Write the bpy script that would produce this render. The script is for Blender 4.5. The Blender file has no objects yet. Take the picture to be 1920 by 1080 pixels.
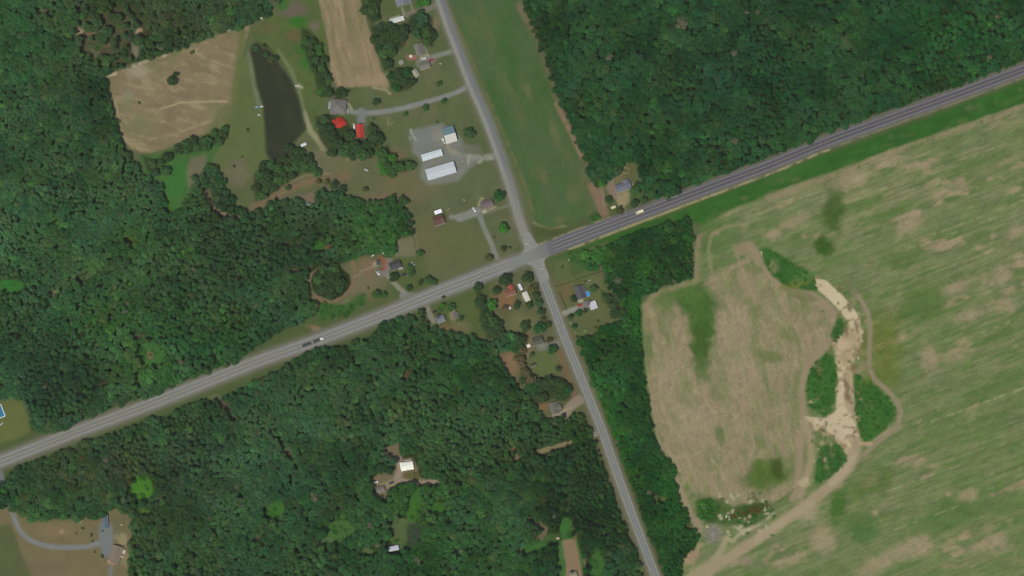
import bpy, bmesh, math, random
import numpy as np
from mathutils import Vector, Matrix

# ------------------------------------------------------------------ camera
SC = bpy.context.scene
COL = SC.collection
D = 4000.0                       # metres from the camera to the crossroads lot in the middle
TH = math.atan(0.20)             # the satellite looks a little from the south
MPP = 0.5                        # metres of ground per pixel of the 1920x1080 photograph
CP = Vector((0, -D * math.sin(TH), D * math.cos(TH)))
cam_d = bpy.data.cameras.new('camera')
cam = bpy.data.objects.new('camera', cam_d)
COL.objects.link(cam)
cam.location = CP
cam.rotation_euler = (TH, 0, 0)
cam_d.sensor_width = 36.0
cam_d.lens = 36.0 * D / (1920 * MPP)
cam_d.clip_start = 1.0
cam_d.clip_end = 20000.0
SC.camera = cam

# ------------------------------------------------------------------ sky and sun
SUN_EL, SUN_AZ = 65.0, 207.0     # azimuth clockwise from north (+y); shadows fall to the north-north-east
w = bpy.data.worlds.new('World')
SC.world = w
w.use_nodes = True
nt = w.node_tree
sky = nt.nodes.new('ShaderNodeTexSky')
sky.sky_type = 'NISHITA'
sky.sun_disc = False
sky.sun_elevation = math.radians(SUN_EL)
sky.sun_rotation = math.radians(SUN_AZ)
nt.links.new(sky.outputs[0], nt.nodes['Background'].inputs[0])
nt.nodes['Background'].inputs[1].default_value = 0.08
sd = bpy.data.lights.new('sun', 'SUN')
sd.energy = 3.05
sd.angle = math.radians(0.53)
sd.color = (1.0, 0.955, 0.89)
sun = bpy.data.objects.new('sun', sd)
COL.objects.link(sun)
tosun = Vector((math.sin(math.radians(SUN_AZ)) * math.cos(math.radians(SUN_EL)),
                math.cos(math.radians(SUN_AZ)) * math.cos(math.radians(SUN_EL)),
                math.sin(math.radians(SUN_EL))))
sun.rotation_euler = (-tosun).to_track_quat('-Z', 'Y').to_euler()
sun.location = (-400, -600, 900)
vs = SC.view_settings
vs.view_transform = 'Standard'
vs.look = 'None'
vs.exposure = 0.0
vs.gamma = 1.0
vs.use_curve_mapping = False
SC.render.engine = 'CYCLES'
SC.cycles.use_denoising = True
SC.cycles.max_bounces = 5
SC.cycles.diffuse_bounces = 3
SC.cycles.transmission_bounces = 2
SC.cycles.volume_bounces = 1
SC.cycles.filter_width = 1.5     # a satellite sensor is soft

# ------------------------------------------------------------------ helpers: places, colours, noise
SINT, COST = math.sin(TH), math.cos(TH)
def P(px, py, z=0.0):
    """the point at height z that shows at this place of the photograph"""
    u = (px - 960) * MPP / D
    v = (540 - py) * MPP / D
    dx, dy, dz = u, SINT + v * COST, -COST + v * SINT
    t = (z - CP.z) / dz
    return Vector((CP.x + dx * t, CP.y + dy * t, z))
def PX(x, y):
    """inverse for ground points, arrays"""
    ry = y - CP.y
    dep = ry * SINT + CP.z * COST
    return 960 + x / dep * D / MPP, 540 - (ry * COST - CP.z * SINT) / dep * D / MPP

ILLUM = np.array([1.02, 1.02, 1.03])     # light that reaches level ground / pi
VEIL = np.array([0.0150, 0.0162, 0.0160])          # light the air itself adds
AIRT = np.array([0.96, 0.96, 0.96])
def lin(c):
    c = np.asarray(c, float) / 255.0
    return np.where(c <= 0.04045, c / 12.92, ((c + 0.055) / 1.055) ** 2.4)
def alb(c, k=1.0):
    """base colour of a surface that shows as sRGB c on level open ground"""
    return np.clip((lin(c) - VEIL) / AIRT / ILLUM * k, 0.004, 0.9)

def vnoise(x, y, scale, seed, ang=0.0, aniso=1.0):
    """smooth value noise, 0..1"""
    a = math.radians(ang)
    X = (x * math.cos(a) + y * math.sin(a)) / (scale * aniso)
    Y = (-x * math.sin(a) + y * math.cos(a)) / scale
    rs = np.random.RandomState(seed)
    T = rs.rand(256, 256)
    X = X + 1000.0
    Y = Y + 1000.0
    xi, yi = np.floor(X).astype(int), np.floor(Y).astype(int)
    fx, fy = X - xi, Y - yi
    fx = fx * fx * (3 - 2 * fx)
    fy = fy * fy * (3 - 2 * fy)
    g = lambda i, j: T[(yi + j) & 255, (xi + i) & 255]
    return (g(0, 0) * (1 - fx) + g(1, 0) * fx) * (1 - fy) + (g(0, 1) * (1 - fx) + g(1, 1) * fx) * fy
def fnoise(x, y, scale, seed, oct=3, ang=0.0, aniso=1.0):
    v, amp, tot = 0, 1.0, 0
    for k in range(oct):
        v = v + amp * vnoise(x, y, scale / 2 ** k, seed + 17 * k, ang, aniso)
        tot += amp
        amp *= 0.55
    return v / tot
def sstep(a, b, x):
    t = np.clip((x - a) / (b - a), 0, 1)
    return t * t * (3 - 2 * t)
def inpoly(x, y, pts):
    r = np.zeros(np.shape(x), bool)
    n = len(pts)
    for i in range(n):
        x1, y1 = pts[i]
        x2, y2 = pts[(i + 1) % n]
        if y1 == y2:
            continue
        c = ((y1 > y) != (y2 > y)) & (x < (x2 - x1) * (y - y1) / (y2 - y1) + x1)
        r ^= c
    return r
def dseg(x, y, pts, closed=False):
    d = np.full(np.shape(x), 1e9)
    q = list(pts) + ([pts[0]] if closed else [])
    for (x1, y1), (x2, y2) in zip(q[:-1], q[1:]):
        ex, ey = x2 - x1, y2 - y1
        L = ex * ex + ey * ey + 1e-9
        t = np.clip(((x - x1) * ex + (y - y1) * ey) / L, 0, 1)
        d = np.minimum(d, np.hypot(x - x1 - t * ex, y - y1 - t * ey))
    return d
def smooth_line(pts, step=6.0):
    """Catmull-Rom through the points"""
    out = []
    p = [np.array(q, float) for q in pts]
    p = [2 * p[0] - p[1]] + p + [2 * p[-1] - p[-2]]
    for i in range(1, len(p) - 2):
        n = max(2, int(np.linalg.norm(p[i + 1] - p[i]) / step))
        for k in range(n):
            t = k / n
            out.append(0.5 * (2 * p[i] + (p[i + 1] - p[i - 1]) * t + (2 * p[i - 1] - 5 * p[i] + 4 * p[i + 1] - p[i + 2]) * t * t
                              + (3 * p[i] - p[i - 1] - 3 * p[i + 1] + p[i + 2]) * t ** 3))
    out.append(p[-2])
    return [tuple(q) for q in out]

# ------------------------------------------------------------------ helpers: objects
def link(o, parent=None):
    COL.objects.link(o)
    if parent is not None:
        o.parent = parent
    return o
def tag(o, label=None, cat=None, group=None, kind=None):
    if label: o['label'] = label
    if cat: o['category'] = cat
    if group: o['group'] = group
    if kind: o['kind'] = kind
    return o
def thing(name, label, cat, loc, rotz=0.0, group=None):
    o = bpy.data.objects.new(name, None)
    o.empty_display_size = 0.5
    o.location = loc
    o.rotation_euler = (0, 0, rotz)
    link(o)
    return tag(o, label, cat, group)
def mesh_obj(name, bm, mat, parent=None, smooth=False):
    me = bpy.data.meshes.new(name)
    bm.to_mesh(me)
    bm.free()
    if mat is not None:
        me.materials.append(mat)
    if smooth:
        me.polygons.foreach_set('use_smooth', [True] * len(me.polygons))
    return link(bpy.data.objects.new(name, me), parent)
def np_mesh(name, V, F, mats, col=None):
    """quads from numpy arrays, optional per-vertex colour"""
    me = bpy.data.meshes.new(name)
    V = np.asarray(V, np.float32)
    F = np.asarray(F, np.int32)
    k = F.shape[1]
    me.vertices.add(len(V))
    me.vertices.foreach_set('co', V.ravel())
    me.loops.add(F.size)
    me.loops.foreach_set('vertex_index', F.ravel())
    me.polygons.add(len(F))
    me.polygons.foreach_set('loop_start', np.arange(0, F.size, k, dtype=np.int32))
    me.update(calc_edges=True)
    if col is not None:
        a = me.color_attributes.new('cover', 'FLOAT_COLOR', 'POINT')
        c = np.ones((len(V), 4), np.float32)
        c[:, :3] = col
        a.data.foreach_set('color', c.ravel())
    for m in mats:
        me.materials.append(m)
    return me
def bx(bm, x0, x1, y0, y1, z0, z1):
    v = [bm.verts.new(p) for p in ((x0, y0, z0), (x1, y0, z0), (x1, y1, z0), (x0, y1, z0), (x0, y0, z1), (x1, y0, z1), (x1, y1, z1), (x0, y1, z1))]
    for f in ((3, 2, 1, 0), (4, 5, 6, 7), (0, 1, 5, 4), (1, 2, 6, 5), (2, 3, 7, 6), (3, 0, 4, 7)):
        bm.faces.new([v[i] for i in f])
    return v
def box_obj(name, dims, mat, parent, bevel=0.0):
    bm = bmesh.new()
    bx(bm, *dims)
    if bevel:
        bmesh.ops.bevel(bm, geom=bm.edges[:], offset=bevel, segments=2, affect='EDGES')
    return mesh_obj(name, bm, mat, parent)
def prism(bm, pts, z0, z1):
    """extruded polygon, pts counter-clockwise in xy"""
    a = [bm.verts.new((x, y, z0)) for x, y in pts]
    b = [bm.verts.new((x, y, z1)) for x, y in pts]
    n = len(pts)
    bm.faces.new(a[::-1])
    bm.faces.new(b)
    for i in range(n):
        bm.faces.new((a[i], a[(i + 1) % n], b[(i + 1) % n], b[i]))
def tube(bm, p, q, r0, r1, n=7, cap=True):
    p, q = Vector(p), Vector(q)
    d = (q - p).normalized()
    s = d.cross(Vector((0, 0, 1)))
    if s.length < 1e-3:
        s = Vector((1, 0, 0))
    s.normalize()
    t = d.cross(s)
    A, B = [], []
    for i in range(n):
        a = 2 * math.pi * i / n
        o = s * math.cos(a) + t * math.sin(a)
        A.append(bm.verts.new(p + o * r0))
        B.append(bm.verts.new(q + o * r1))
    for i in range(n):
        bm.faces.new((A[i], A[(i + 1) % n], B[(i + 1) % n], B[i]))
    if cap:
        bm.faces.new(B)
        bm.faces.new(A[::-1])

# ------------------------------------------------------------------ materials
def new_mat(name):
    m = bpy.data.materials.new(name)
    m.use_nodes = True
    n = m.node_tree.nodes
    return m, n, m.node_tree.links, n['Principled BSDF']
_mc = {}
def paint_mat(c, rough=0.6, spec=0.3, grain=0.12, scale=1.2, k=1.0, metallic=0.0, raw=False):
    """a surface colour given as it looks in the photograph, with mottled wear"""
    key = (tuple(c), rough, grain, scale, k, metallic, raw)
    if key in _mc:
        return _mc[key]
    m, n, l, b = new_mat('surface_%d_%d_%d' % tuple(int(v) for v in c))
    base = alb(c, k) if not raw else np.array(c) / 255.0
    tc = n.new('ShaderNodeTexCoord')
    nz = n.new('ShaderNodeTexNoise')
    nz.inputs['Scale'].default_value = scale
    nz.inputs['Detail'].default_value = 4
    l.new(tc.outputs['Object'], nz.inputs['Vector'])
    mp = n.new('ShaderNodeMapRange')
    mp.inputs['From Min'].default_value = 0.25
    mp.inputs['From Max'].default_value = 0.75
    mp.inputs['To Min'].default_value = 1 - grain
    mp.inputs['To Max'].default_value = 1 + grain
    l.new(nz.outputs['Fac'], mp.inputs['Value'])
    mx = n.new('ShaderNodeVectorMath')
    mx.operation = 'SCALE'
    mx.inputs[0].default_value = base
    l.new(mp.outputs[0], mx.inputs['Scale'])
    l.new(mx.outputs[0], b.inputs['Base Color'])
    b.inputs['Roughness'].default_value = rough
    b.inputs['Specular IOR Level'].default_value = spec
    b.inputs['Metallic'].default_value = metallic
    _mc[key] = m
    return m
def cover_mat(name, grain=0.18, scale=0.5, rough=1.0, streak=None, spec=0.1):
    """land cover: the colour attribute of the mesh times fine procedural grain"""
    m, n, l, b = new_mat(name)
    at = n.new('ShaderNodeAttribute')
    at.attribute_name = 'cover'
    gp = n.new('ShaderNodeNewGeometry')
    nz = n.new('ShaderNodeTexNoise')
    nz.inputs['Scale'].default_value = scale
    nz.inputs['Detail'].default_value = 5
    vec = gp.outputs['Position']
    if streak is not None:
        mpn = n.new('ShaderNodeMapping')
        mpn.inputs['Rotation'].default_value = (0, 0, math.radians(-streak[0]))
        mpn.inputs['Scale'].default_value = (1 / streak[1], 1, 1)
        mpn.vector_type = 'POINT'
        l.new(vec, mpn.inputs['Vector'])
        vec = mpn.outputs[0]
    l.new(vec, nz.inputs['Vector'])
    mp = n.new('ShaderNodeMapRange')
    mp.inputs['From Min'].default_value = 0.25
    mp.inputs['From Max'].default_value = 0.75
    mp.inputs['To Min'].default_value = 1 - grain
    mp.inputs['To Max'].default_value = 1 + grain
    l.new(nz.outputs['Fac'], mp.inputs['Value'])
    mx = n.new('ShaderNodeVectorMath')
    mx.operation = 'SCALE'
    l.new(at.outputs['Color'], mx.inputs[0])
    l.new(mp.outputs[0], mx.inputs['Scale'])
    l.new(mx.outputs[0], b.inputs['Base Color'])
    b.inputs['Roughness'].default_value = rough
    b.inputs['Specular IOR Level'].default_value = spec
    return m
GLASS, n_, l_, b_ = new_mat('window_glass')
b_.inputs['Base Color'].default_value = (0.02, 0.025, 0.03, 1)
b_.inputs['Roughness'].default_value = 0.08
RUBBER = paint_mat((22, 22, 24), rough=0.9, raw=True, grain=0.05)

# ------------------------------------------------------------------ the lie of the land (photo places, pixels)
HWY = smooth_line([(-70, 893), (0, 866), (140, 811), (240, 774), (360, 727), (480, 679), (600, 636), (730, 586), (805, 555), (892, 521),
                   (955, 496), (997, 480), (1035, 464), (1120, 431), (1200, 401), (1335, 350), (1440, 311), (1540, 270), (1640, 233),
                   (1740, 197), (1830, 164), (1915, 132), (1990, 104)], 10)
NRD = smooth_line([(808, -60), (825, 0), (841, 47), (860, 97), (884, 160), (904, 205), (922, 250), (940, 300), (957, 352), (975, 415), (988, 452), (997, 480)], 8)
SRD = smooth_line([(997, 480), (1011, 508), (1024, 540), (1043, 590), (1060, 636), (1078, 680), (1094, 720), (1121, 787), (1130, 810),
                   (1164, 907), (1192, 983), (1229, 1080), (1253, 1142)], 8)
W_NW = [(-60, -60), (518, -60), (515, 0), (503, 25), (468, 46), (400, 62), (350, 86), (300, 104), (255, 114), (215, 130), (196, 142), (198, 156), (205, 190),
        (214, 230), (224, 262), (240, 284), (254, 308), (264, 328), (284, 332), (300, 345), (306, 362), (318, 387), (335, 397), (345, 392), (346, 368),
        (358, 360), (362, 335), (375, 326), (388, 312), (402, 310), (413, 330), (420, 352), (436, 372), (448, 395), (462, 400), (480, 396), (500, 382), (522, 376),
        (546, 374), (562, 374), (572, 388), (590, 386), (594, 362), (606, 356), (622, 366), (650, 368), (680, 379), (714, 378), (735, 370), (748, 366),
        (759, 374), (762, 392), (769, 404), (773, 430), (774, 440), (747, 446), (736, 457), (733, 482), (718, 474), (690, 476), (668, 482), (652, 490),
        (628, 496), (602, 500), (582, 512), (571, 530), (577, 553), (594, 570), (590, 590), (560, 606), (520, 622), (480, 646), (440, 676), (398, 692), (330, 722), (300, 736),
        (250, 748), (200, 768), (160, 786), (130, 798), (80, 812), (58, 806), (54, 778), (46, 752), (30, 746), (-60, 742)]
W_SOUTH = [(-60, 930), (4, 912), (14, 890), (45, 872), (95, 856), (150, 838), (190, 820), (240, 804), (300, 785), (345, 764), (385, 748), (420, 742), (455, 730),
           (500, 708), (530, 692), (565, 666), (615, 650), (660, 648), (690, 632), (716, 608), (755, 594), (785, 596), (800, 606), (808, 616), (832, 624),
           (862, 627), (900, 634), (912, 640), (930, 640), (945, 632), (962, 620), (968, 634), (975, 660), (958, 655), (934, 656), (928, 668), (942, 692),
           (965, 720), (985, 742), (1002, 760), (1008, 778), (1022, 784), (1050, 784), (1068, 778), (1086, 778), (1104, 800), (1112, 822), (1122, 850), (1140, 905),
           (1160, 962), (1182, 1022), (1202, 1080), (1226, 1145), (245, 1145), (243, 1060), (242, 1030), (247, 1000), (247, 972), (232, 958), (214, 952),
           (194, 955), (182, 970), (110, 972), (62, 976), (24, 952), (-60, 946)]
W_NE = [(974, -60), (1990, -60), (1990, 80), (1920, 112), (1830, 146), (1740, 180), (1640, 214), (1540, 250), (1440, 292), (1400, 308), (1320, 340), (1260, 362), (1222, 372), (1207, 352),
        (1206, 322), (1196, 304), (1168, 300), (1156, 312), (1150, 330), (1138, 338), (1118, 346), (1106, 330), (1100, 300), (1084, 264), (1060, 214),
        (1040, 164), (1022, 108), (1010, 84), (1002, 56), (986, 18)]
W_CORNER = [(1096, 478), (1150, 455), (1220, 428), (1292, 408), (1297, 450), (1299, 518), (1252, 533), (1218, 549), (1192, 560), (1166, 556), (1142, 540), (1136, 506), (1104, 502)]
W_STRIP = [(1086, 642), (1110, 630), (1142, 612), (1168, 606), (1172, 560), (1196, 556), (1200, 640), (1206, 700), (1215, 760), (1223, 812), (1242, 852), (1264, 880),
           (1266, 930), (1290, 968), (1310, 1008), (1302, 1028), (1282, 1046), (1276, 1080), (1290, 1145), (1262, 1145), (1236, 1070), (1212, 984), (1182, 902), (1152, 822), (1122, 742), (1102, 682)]
WOODS = {'nw': W_NW, 'south': W_SOUTH, 'ne': W_NE, 'corner': W_CORNER, 'strip': W_STRIP}
def ell(cx, cy, rx, ry, ang=0, n=14):
    a = math.radians(ang)
    return [(cx + rx * math.cos(t) * math.cos(a) - ry * math.sin(t) * math.sin(a), cy + rx * math.cos(t) * math.sin(a) + ry * math.sin(t) * math.cos(a))
            for t in [2 * math.pi * i / n for i in range(n)]]
BROWN, TAN, GREEN, DRY = (114, 96, 76), (148, 134, 106), (66, 104, 52), (100, 100, 70)
# openings in the woods: outline, colour of the ground there
GAPS = [(ell(82, 22, 12, 7), BROWN), (ell(146, 60, 11, 8), TAN), (ell(168, 60, 9, 9), BROWN), (ell(198, 78, 12, 10), BROWN), (ell(254, 60, 14, 7, -20), TAN),
        (ell(254, 90, 6, 20, -8), (112, 108, 88)), (ell(174, 96, 14, 12), (92, 92, 70)), (ell(194, 30, 14, 8), (84, 76, 60)), (ell(216, 28, 8, 5), BROWN), (ell(120, 130, 6, 5), (88, 92, 70)),
        (ell(100, 549, 16, 8, 15), BROWN), (ell(132, 524, 7, 14, 20), (122, 110, 86)), (ell(150, 522, 16, 9), (82, 74, 58)), (ell(18, 536, 28, 13), (58, 108, 52)),
        (ell(252, 634, 20, 8, -12), (92, 82, 66)), (ell(280, 664, 32, 22), (66, 104, 54)), (ell(282, 665, 6, 8), BROWN), (ell(262, 700, 8, 20, 10), (72, 98, 50)),
        (ell(205, 593, 6, 12), (80, 72, 56)), (ell(480, 574, 6, 4, -40), (128, 122, 96)), (ell(148, 707, 9, 5), (90, 74, 62)), (ell(195, 720, 10, 5), (84, 74, 58)),
        (ell(244, 455, 9, 12), (74, 96, 46)), (ell(322, 380, 12, 18), (66, 104, 48)), (ell(560, 505, 30, 8, -25), (104, 92, 70)), (ell(540, 460, 12, 6), (84, 74, 58)), (ell(596, 460, 14, 10), (60, 98, 46)),
        (ell(208, 40, 26, 10), (78, 76, 58)), (ell(618, 465, 10, 6), (104, 88, 66)),
        (ell(424, 766, 10, 26, -38), (88, 78, 62)), (ell(402, 745, 14, 5), (96, 100, 68)), (ell(540, 852, 10, 36, -38), (96, 82, 66)), (ell(488, 1014, 8, 22, -35), (96, 82, 66)), (ell(534, 1028, 30, 5), (92, 88, 54)),
        (ell(516, 958, 18, 22, 20), (64, 104, 50)), (ell(636, 996, 30, 20, -15), (70, 102, 56)), (ell(610, 1018, 16, 10), (82, 104, 66)), (ell(688, 1036, 16, 8), (84, 102, 66)),
        (ell(758, 1000, 30, 30), (84, 98, 62)), (ell(265, 914, 22, 27, -10), (70, 116, 46)), (ell(268, 960, 12, 10), (78, 100, 46)), (ell(296, 936, 10, 4), (96, 98, 72)), (ell(210, 869, 6, 5), (110, 78, 60)),
        ([(722, 838), (740, 833), (748, 828), (750, 848), (752, 862), (772, 858), (782, 872), (786, 895), (826, 902), (822, 908), (780, 912), (750, 906), (730, 918), (722, 936), (702, 934), (698, 900), (712, 884), (736, 890), (742, 866), (730, 858), (716, 848)], (112, 104, 80)),
        (ell(776, 950, 14, 30, 10), (64, 100, 46)), (ell(820, 955, 16, 14), (60, 96, 44)), (ell(772, 892, 16, 10), (92, 90, 58)),
        ([(1042, 1010), (1080, 1006), (1092, 1040), (1096, 1145), (1048, 1145), (1046, 1060)], (70, 104, 56)), (ell(1062, 990, 12, 22), (64, 104, 54)), (ell(1120, 1068, 16, 34), (64, 100, 52)),
        ([(966, 962), (980, 962), (1020, 982), (1028, 990), (1022, 1010), (1000, 1034), (968, 1044), (966, 1032), (1000, 1016), (1014, 996)], (104, 96, 74)), (ell(1000, 1028, 26, 12, -20), (64, 102, 52)), (ell(1038, 1010, 20, 10), (66, 92, 52)),
        ([(1000, 846), (1050, 830), (1072, 824), (1074, 830), (1052, 840), (1016, 852)], (124, 116, 86)), (ell(970, 856, 12, 12), (116, 104, 80)), (ell(1062, 946, 4, 20), (92, 92, 64)),
        (ell(1296, 985, 9, 6), (76, 82, 52)), (ell(860, 1035, 10, 4), (86, 104, 74)), (ell(960, 840, 8, 8), (110, 88, 68)), (ell(1240, 935, 18, 6), (96, 96, 62)), (ell(1235, 858, 8, 5), (96, 90, 62)),
        (ell(290, 1046, 12, 5), (120, 104, 84)), (ell(925, 924, 8, 6), (96, 78, 60)), (ell(850, 1066, 18, 6), (92, 76, 60)), (ell(760, 706, 12, 14), (84, 78, 58))]
POND = [(468, 96), (472, 86), (484, 82), (500, 90), (520, 112), (545, 147), (560, 182), (570, 216), (573, 242), (556, 262), (542, 272), (542, 290), (522, 300), (506, 298), (500, 280), (497, 240), (493, 200), (482, 160), (475, 120)]
MARSH = [(764, 984), (788, 978), (796, 998), (793, 1034), (776, 1046), (764, 1022)]
F_TAN = [(198, 143), (240, 128), (310, 103), (360, 76), (430, 58), (470, 47), (452, 100), (443, 150), (437, 190), (431, 220), (420, 234), (385, 250), (330, 272), (300, 281), (270, 287), (245, 280), (230, 260), (219, 222), (211, 180), (205, 155)]
F_STRIP = [(592, -60), (668, -60), (676, 0), (686, 40), (700, 80), (714, 130), (731, 160), (727, 170), (700, 162), (670, 163), (634, 165), (622, 140), (618, 100), (612, 60), (601, 20)]
F_GREEN = [(812, -60), (958, -60), (978, 0), (1000, 58), (1020, 104), (1038, 165), (1058, 218), (1083, 268), (1100, 308), (1110, 346), (1117, 390), (1104, 404), (1060, 422), (1030, 428), (1008, 424), (998, 404), (980, 352), (962, 310), (944, 268), (922, 212), (904, 168), (872, 92), (838, 0)]
F_BIG = [(1990, 168), (1920, 194), (1800, 236), (1700, 270), (1600, 308), (1500, 344), (1440, 364), (1370, 394), (1318, 424), (1303, 460), (1302, 522), (1262, 535), (1224, 548), (1201, 576), (1199, 620), (1206, 690), (1216, 750), (1226, 812), (1244, 862),
         (1266, 898), (1286, 946), (1302, 985), (1312, 1010), (1304, 1030), (1284, 1048), (1278, 1080), (1292, 1145), (1990, 1145)]
JUNC = [(981, 438), (993, 436), (1003, 452), (1016, 461), (1036, 452), (1042, 472), (1026, 482), (1021, 494), (1030, 522), (1015, 529), (1006, 506), (995, 497), (976, 497), (958, 508), (952, 490), (972, 480), (982, 470), (985, 456)]
LOT = [(768, 244), (800, 238), (830, 232), (864, 258), (872, 284), (905, 292), (930, 287), (934, 298), (902, 302), (880, 318), (858, 340), (802, 348), (786, 332), (790, 304), (774, 282)]

# ------------------------------------------------------------------ land-cover raster (one metre cells)
CELL = 1.0
X0, X1, Y0, Y1 = -515.0, 515.0, -320.0, 312.0
NX, NY = int((X1 - X0) / CELL), int((Y1 - Y0) / CELL)
gx, gy = np.meshgrid(np.linspace(X0, X1, NX + 1), np.linspace(Y0, Y1, NY + 1))
QX, QY = PX(gx, gy)                              # photo place of every grid corner
# outlines are never ruler-straight on the ground
WX = QX + 5.0 * (fnoise(QX, QY, 22, 1) - 0.5)
WY = QY + 5.0 * (fnoise(QX, QY, 22, 2) - 0.5)
SX = QX + 1.6 * (fnoise(QX, QY, 12, 3) - 0.5)
SY = QY + 1.6 * (fnoise(QX, QY, 12, 4) - 0.5)
ALB = np.zeros((NY + 1, NX + 1, 3))
LAB = np.zeros((NY + 1, NX + 1), np.int16)
LABELS = ['lawn']
def window(pts, pad):
    a = np.array(pts)
    x0, y0 = a.min(0) - pad
    x1, y1 = a.max(0) + pad
    m = (QX > x0) & (QX < x1) & (QY > y0) & (QY < y1)
    r = np.where(m.any(1))[0]
    c = np.where(m.any(0))[0]
    if len(r) == 0 or len(c) == 0:
        return None
    return slice(r[0], r[-1] + 1), slice(c[0], c[-1] + 1)
def label_id(name):
    if name not in LABELS:
        LABELS.append(name)
    return LABELS.index(name)
def poly_mask(pts, feather, rough=True):
    w_ = window(pts, feather + 8)
    if w_ is None:
        return None, None
    x, y = (WX[w_], WY[w_]) if rough else (SX[w_], SY[w_])
    ins = inpoly(x, y, pts)
    d = dseg(x, y, pts, True)
    sd_ = np.where(ins, d, -d)
    return w_, sstep(-feather, feather, sd_) if feather > 0 else ins.astype(float)
def lay(w_, m, c, k=1.0, mott=0.10, seed=5):
    """lay cover colour c (as it shows) with weight m"""
    col = alb(c)[None, None, :] * (1 + mott * 2 * (fnoise(QX[w_], QY[w_], 16, seed, 4)[..., None] - 0.5))
    ALB[w_] = ALB[w_] * (1 - (m * k)[..., None]) + col * (m * k)[..., None]
def area(pts, c, feather=3, k=1.0, name=None, mott=0.12, seed=5, rough=True):
    w_, m = poly_mask(pts, feather, rough)
    if w_ is None:
        return
    lay(w_, m, c, k, mott, seed)
    if name:
        LAB[w_][m > 0.5] = label_id(name)
def stroke(pts, width, c, feather=2.0, k=1.0, name=None, mott=0.10, seed=6, breakup=0.0):
    w_ = window(pts, width + feather + 6)
    if w_ is None:
        return
    d = dseg(SX[w_], SY[w_], pts)
    m = 1 - sstep(width / 2 - feather, width / 2 + feather, d)
    if breakup:
        m = m * sstep(0.5 - breakup, 0.62 - breakup * 0.3, fnoise(QX[w_], QY[w_], 10, seed + 3))
    lay(w_, m, c, k, mott, seed)
    if name:
        LAB[w_][m > 0.5] = label_id(name)
def blob(cx, cy, rx, ry, c, k=1.0, ang=0, soft=0.6, seed=8, name=None, mott=0.1):
    R = max(rx, ry) * 1.6
    w_ = window([(cx - R, cy - R), (cx + R, cy + R)], 2)
    if w_ is None:
        return
    a = math.radians(ang)
    dx, dy = WX[w_] - cx, WY[w_] - cy
    dx = dx + rx * 0.9 * (fnoise(QX[w_], QY[w_], max(6, rx * 0.6), seed, 3) - 0.5)
    dy = dy + ry * 0.9 * (fnoise(QX[w_], QY[w_], max(6, ry * 0.6), seed + 1, 3) - 0.5)
    r = np.hypot((dx * math.cos(a) + dy * math.sin(a)) / rx, (-dx * math.sin(a) + dy * math.cos(a)) / ry)
    m = 1 - sstep(1 - soft, 1 + soft * 0.6, r)
    lay(w_, m, c, k, mott, seed)
    if name:
        LAB[w_][m > 0.5] = label_id(name)
ALLW = (slice(0, NY + 1), slice(0, NX + 1))
n1 = fnoise(QX, QY, 90, 11, 4)
n2 = fnoise(QX, QY, 30, 12, 4)
lay(ALLW, np.ones_like(QX), (90, 98, 67), 1, 0.14, 13)
lay(ALLW, sstep(0.52, 0.72, n2), (102, 101, 74), 0.7)
lay(ALLW, sstep(0.55, 0.75, n1), (80, 94, 60), 0.6)
# verges along the roads
stroke(HWY, 96, (72, 90, 54), 20, 0.85, 'verge')
stroke(HWY, 60, (84, 92, 60), 12, 0.6)
area([(1040, 486), (1120, 452), (1335, 372), (1540, 292), (1740, 220), (1990, 126), (1990, 170), (1800, 236), (1600, 308), (1440, 364), (1318, 424), (1290, 412), (1150, 455), (1060, 500)], (56, 94, 44), 5, 1, 'verge', 0.2)
rs = np.random.RandomState(33)
for i in range(70):
    t_ = rs.rand()
    cx, cy = 1080 + 860 * t_, 462 - 322 * t_ + 14 + rs.rand() * 34
    blob(cx, cy, 4 + rs.rand() * 12, 2 + rs.rand() * 5, [(66, 104, 54), (52, 84, 42), (84, 104, 62), (96, 104, 66)][i % 4], 0.55, -20, 0.8, seed=700 + i)
area([(1040, 488), (1096, 468), (1140, 452), (1140, 470), (1104, 504), (1136, 508), (1130, 506), (1085, 524), (1044, 538)], (90, 98, 62), 4, 0.9)
area([(1062, 478), (1096, 470), (1100, 505), (1074, 520)], (76, 88, 54), 3, 0.9)
blob(1085, 490, 26, 20, (70, 98, 56), 0.8)
# woodland floor
for nm, pts in WOODS.items():
    area(pts, (52, 64, 40), 3, 1, 'forest_floor', 0.25, 21)
SPARSE = [(140, 14), (190, 18), (240, 10), (275, 40), (272, 80), (258, 112), (215, 126), (160, 112), (135, 80), (125, 44)]
area(SPARSE, (84, 82, 60), 14, 0.8, None, 0.3, 23)
for pts, c in GAPS:
    area(pts, c, 2.5, 1, None, 0.15, 22)
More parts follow.
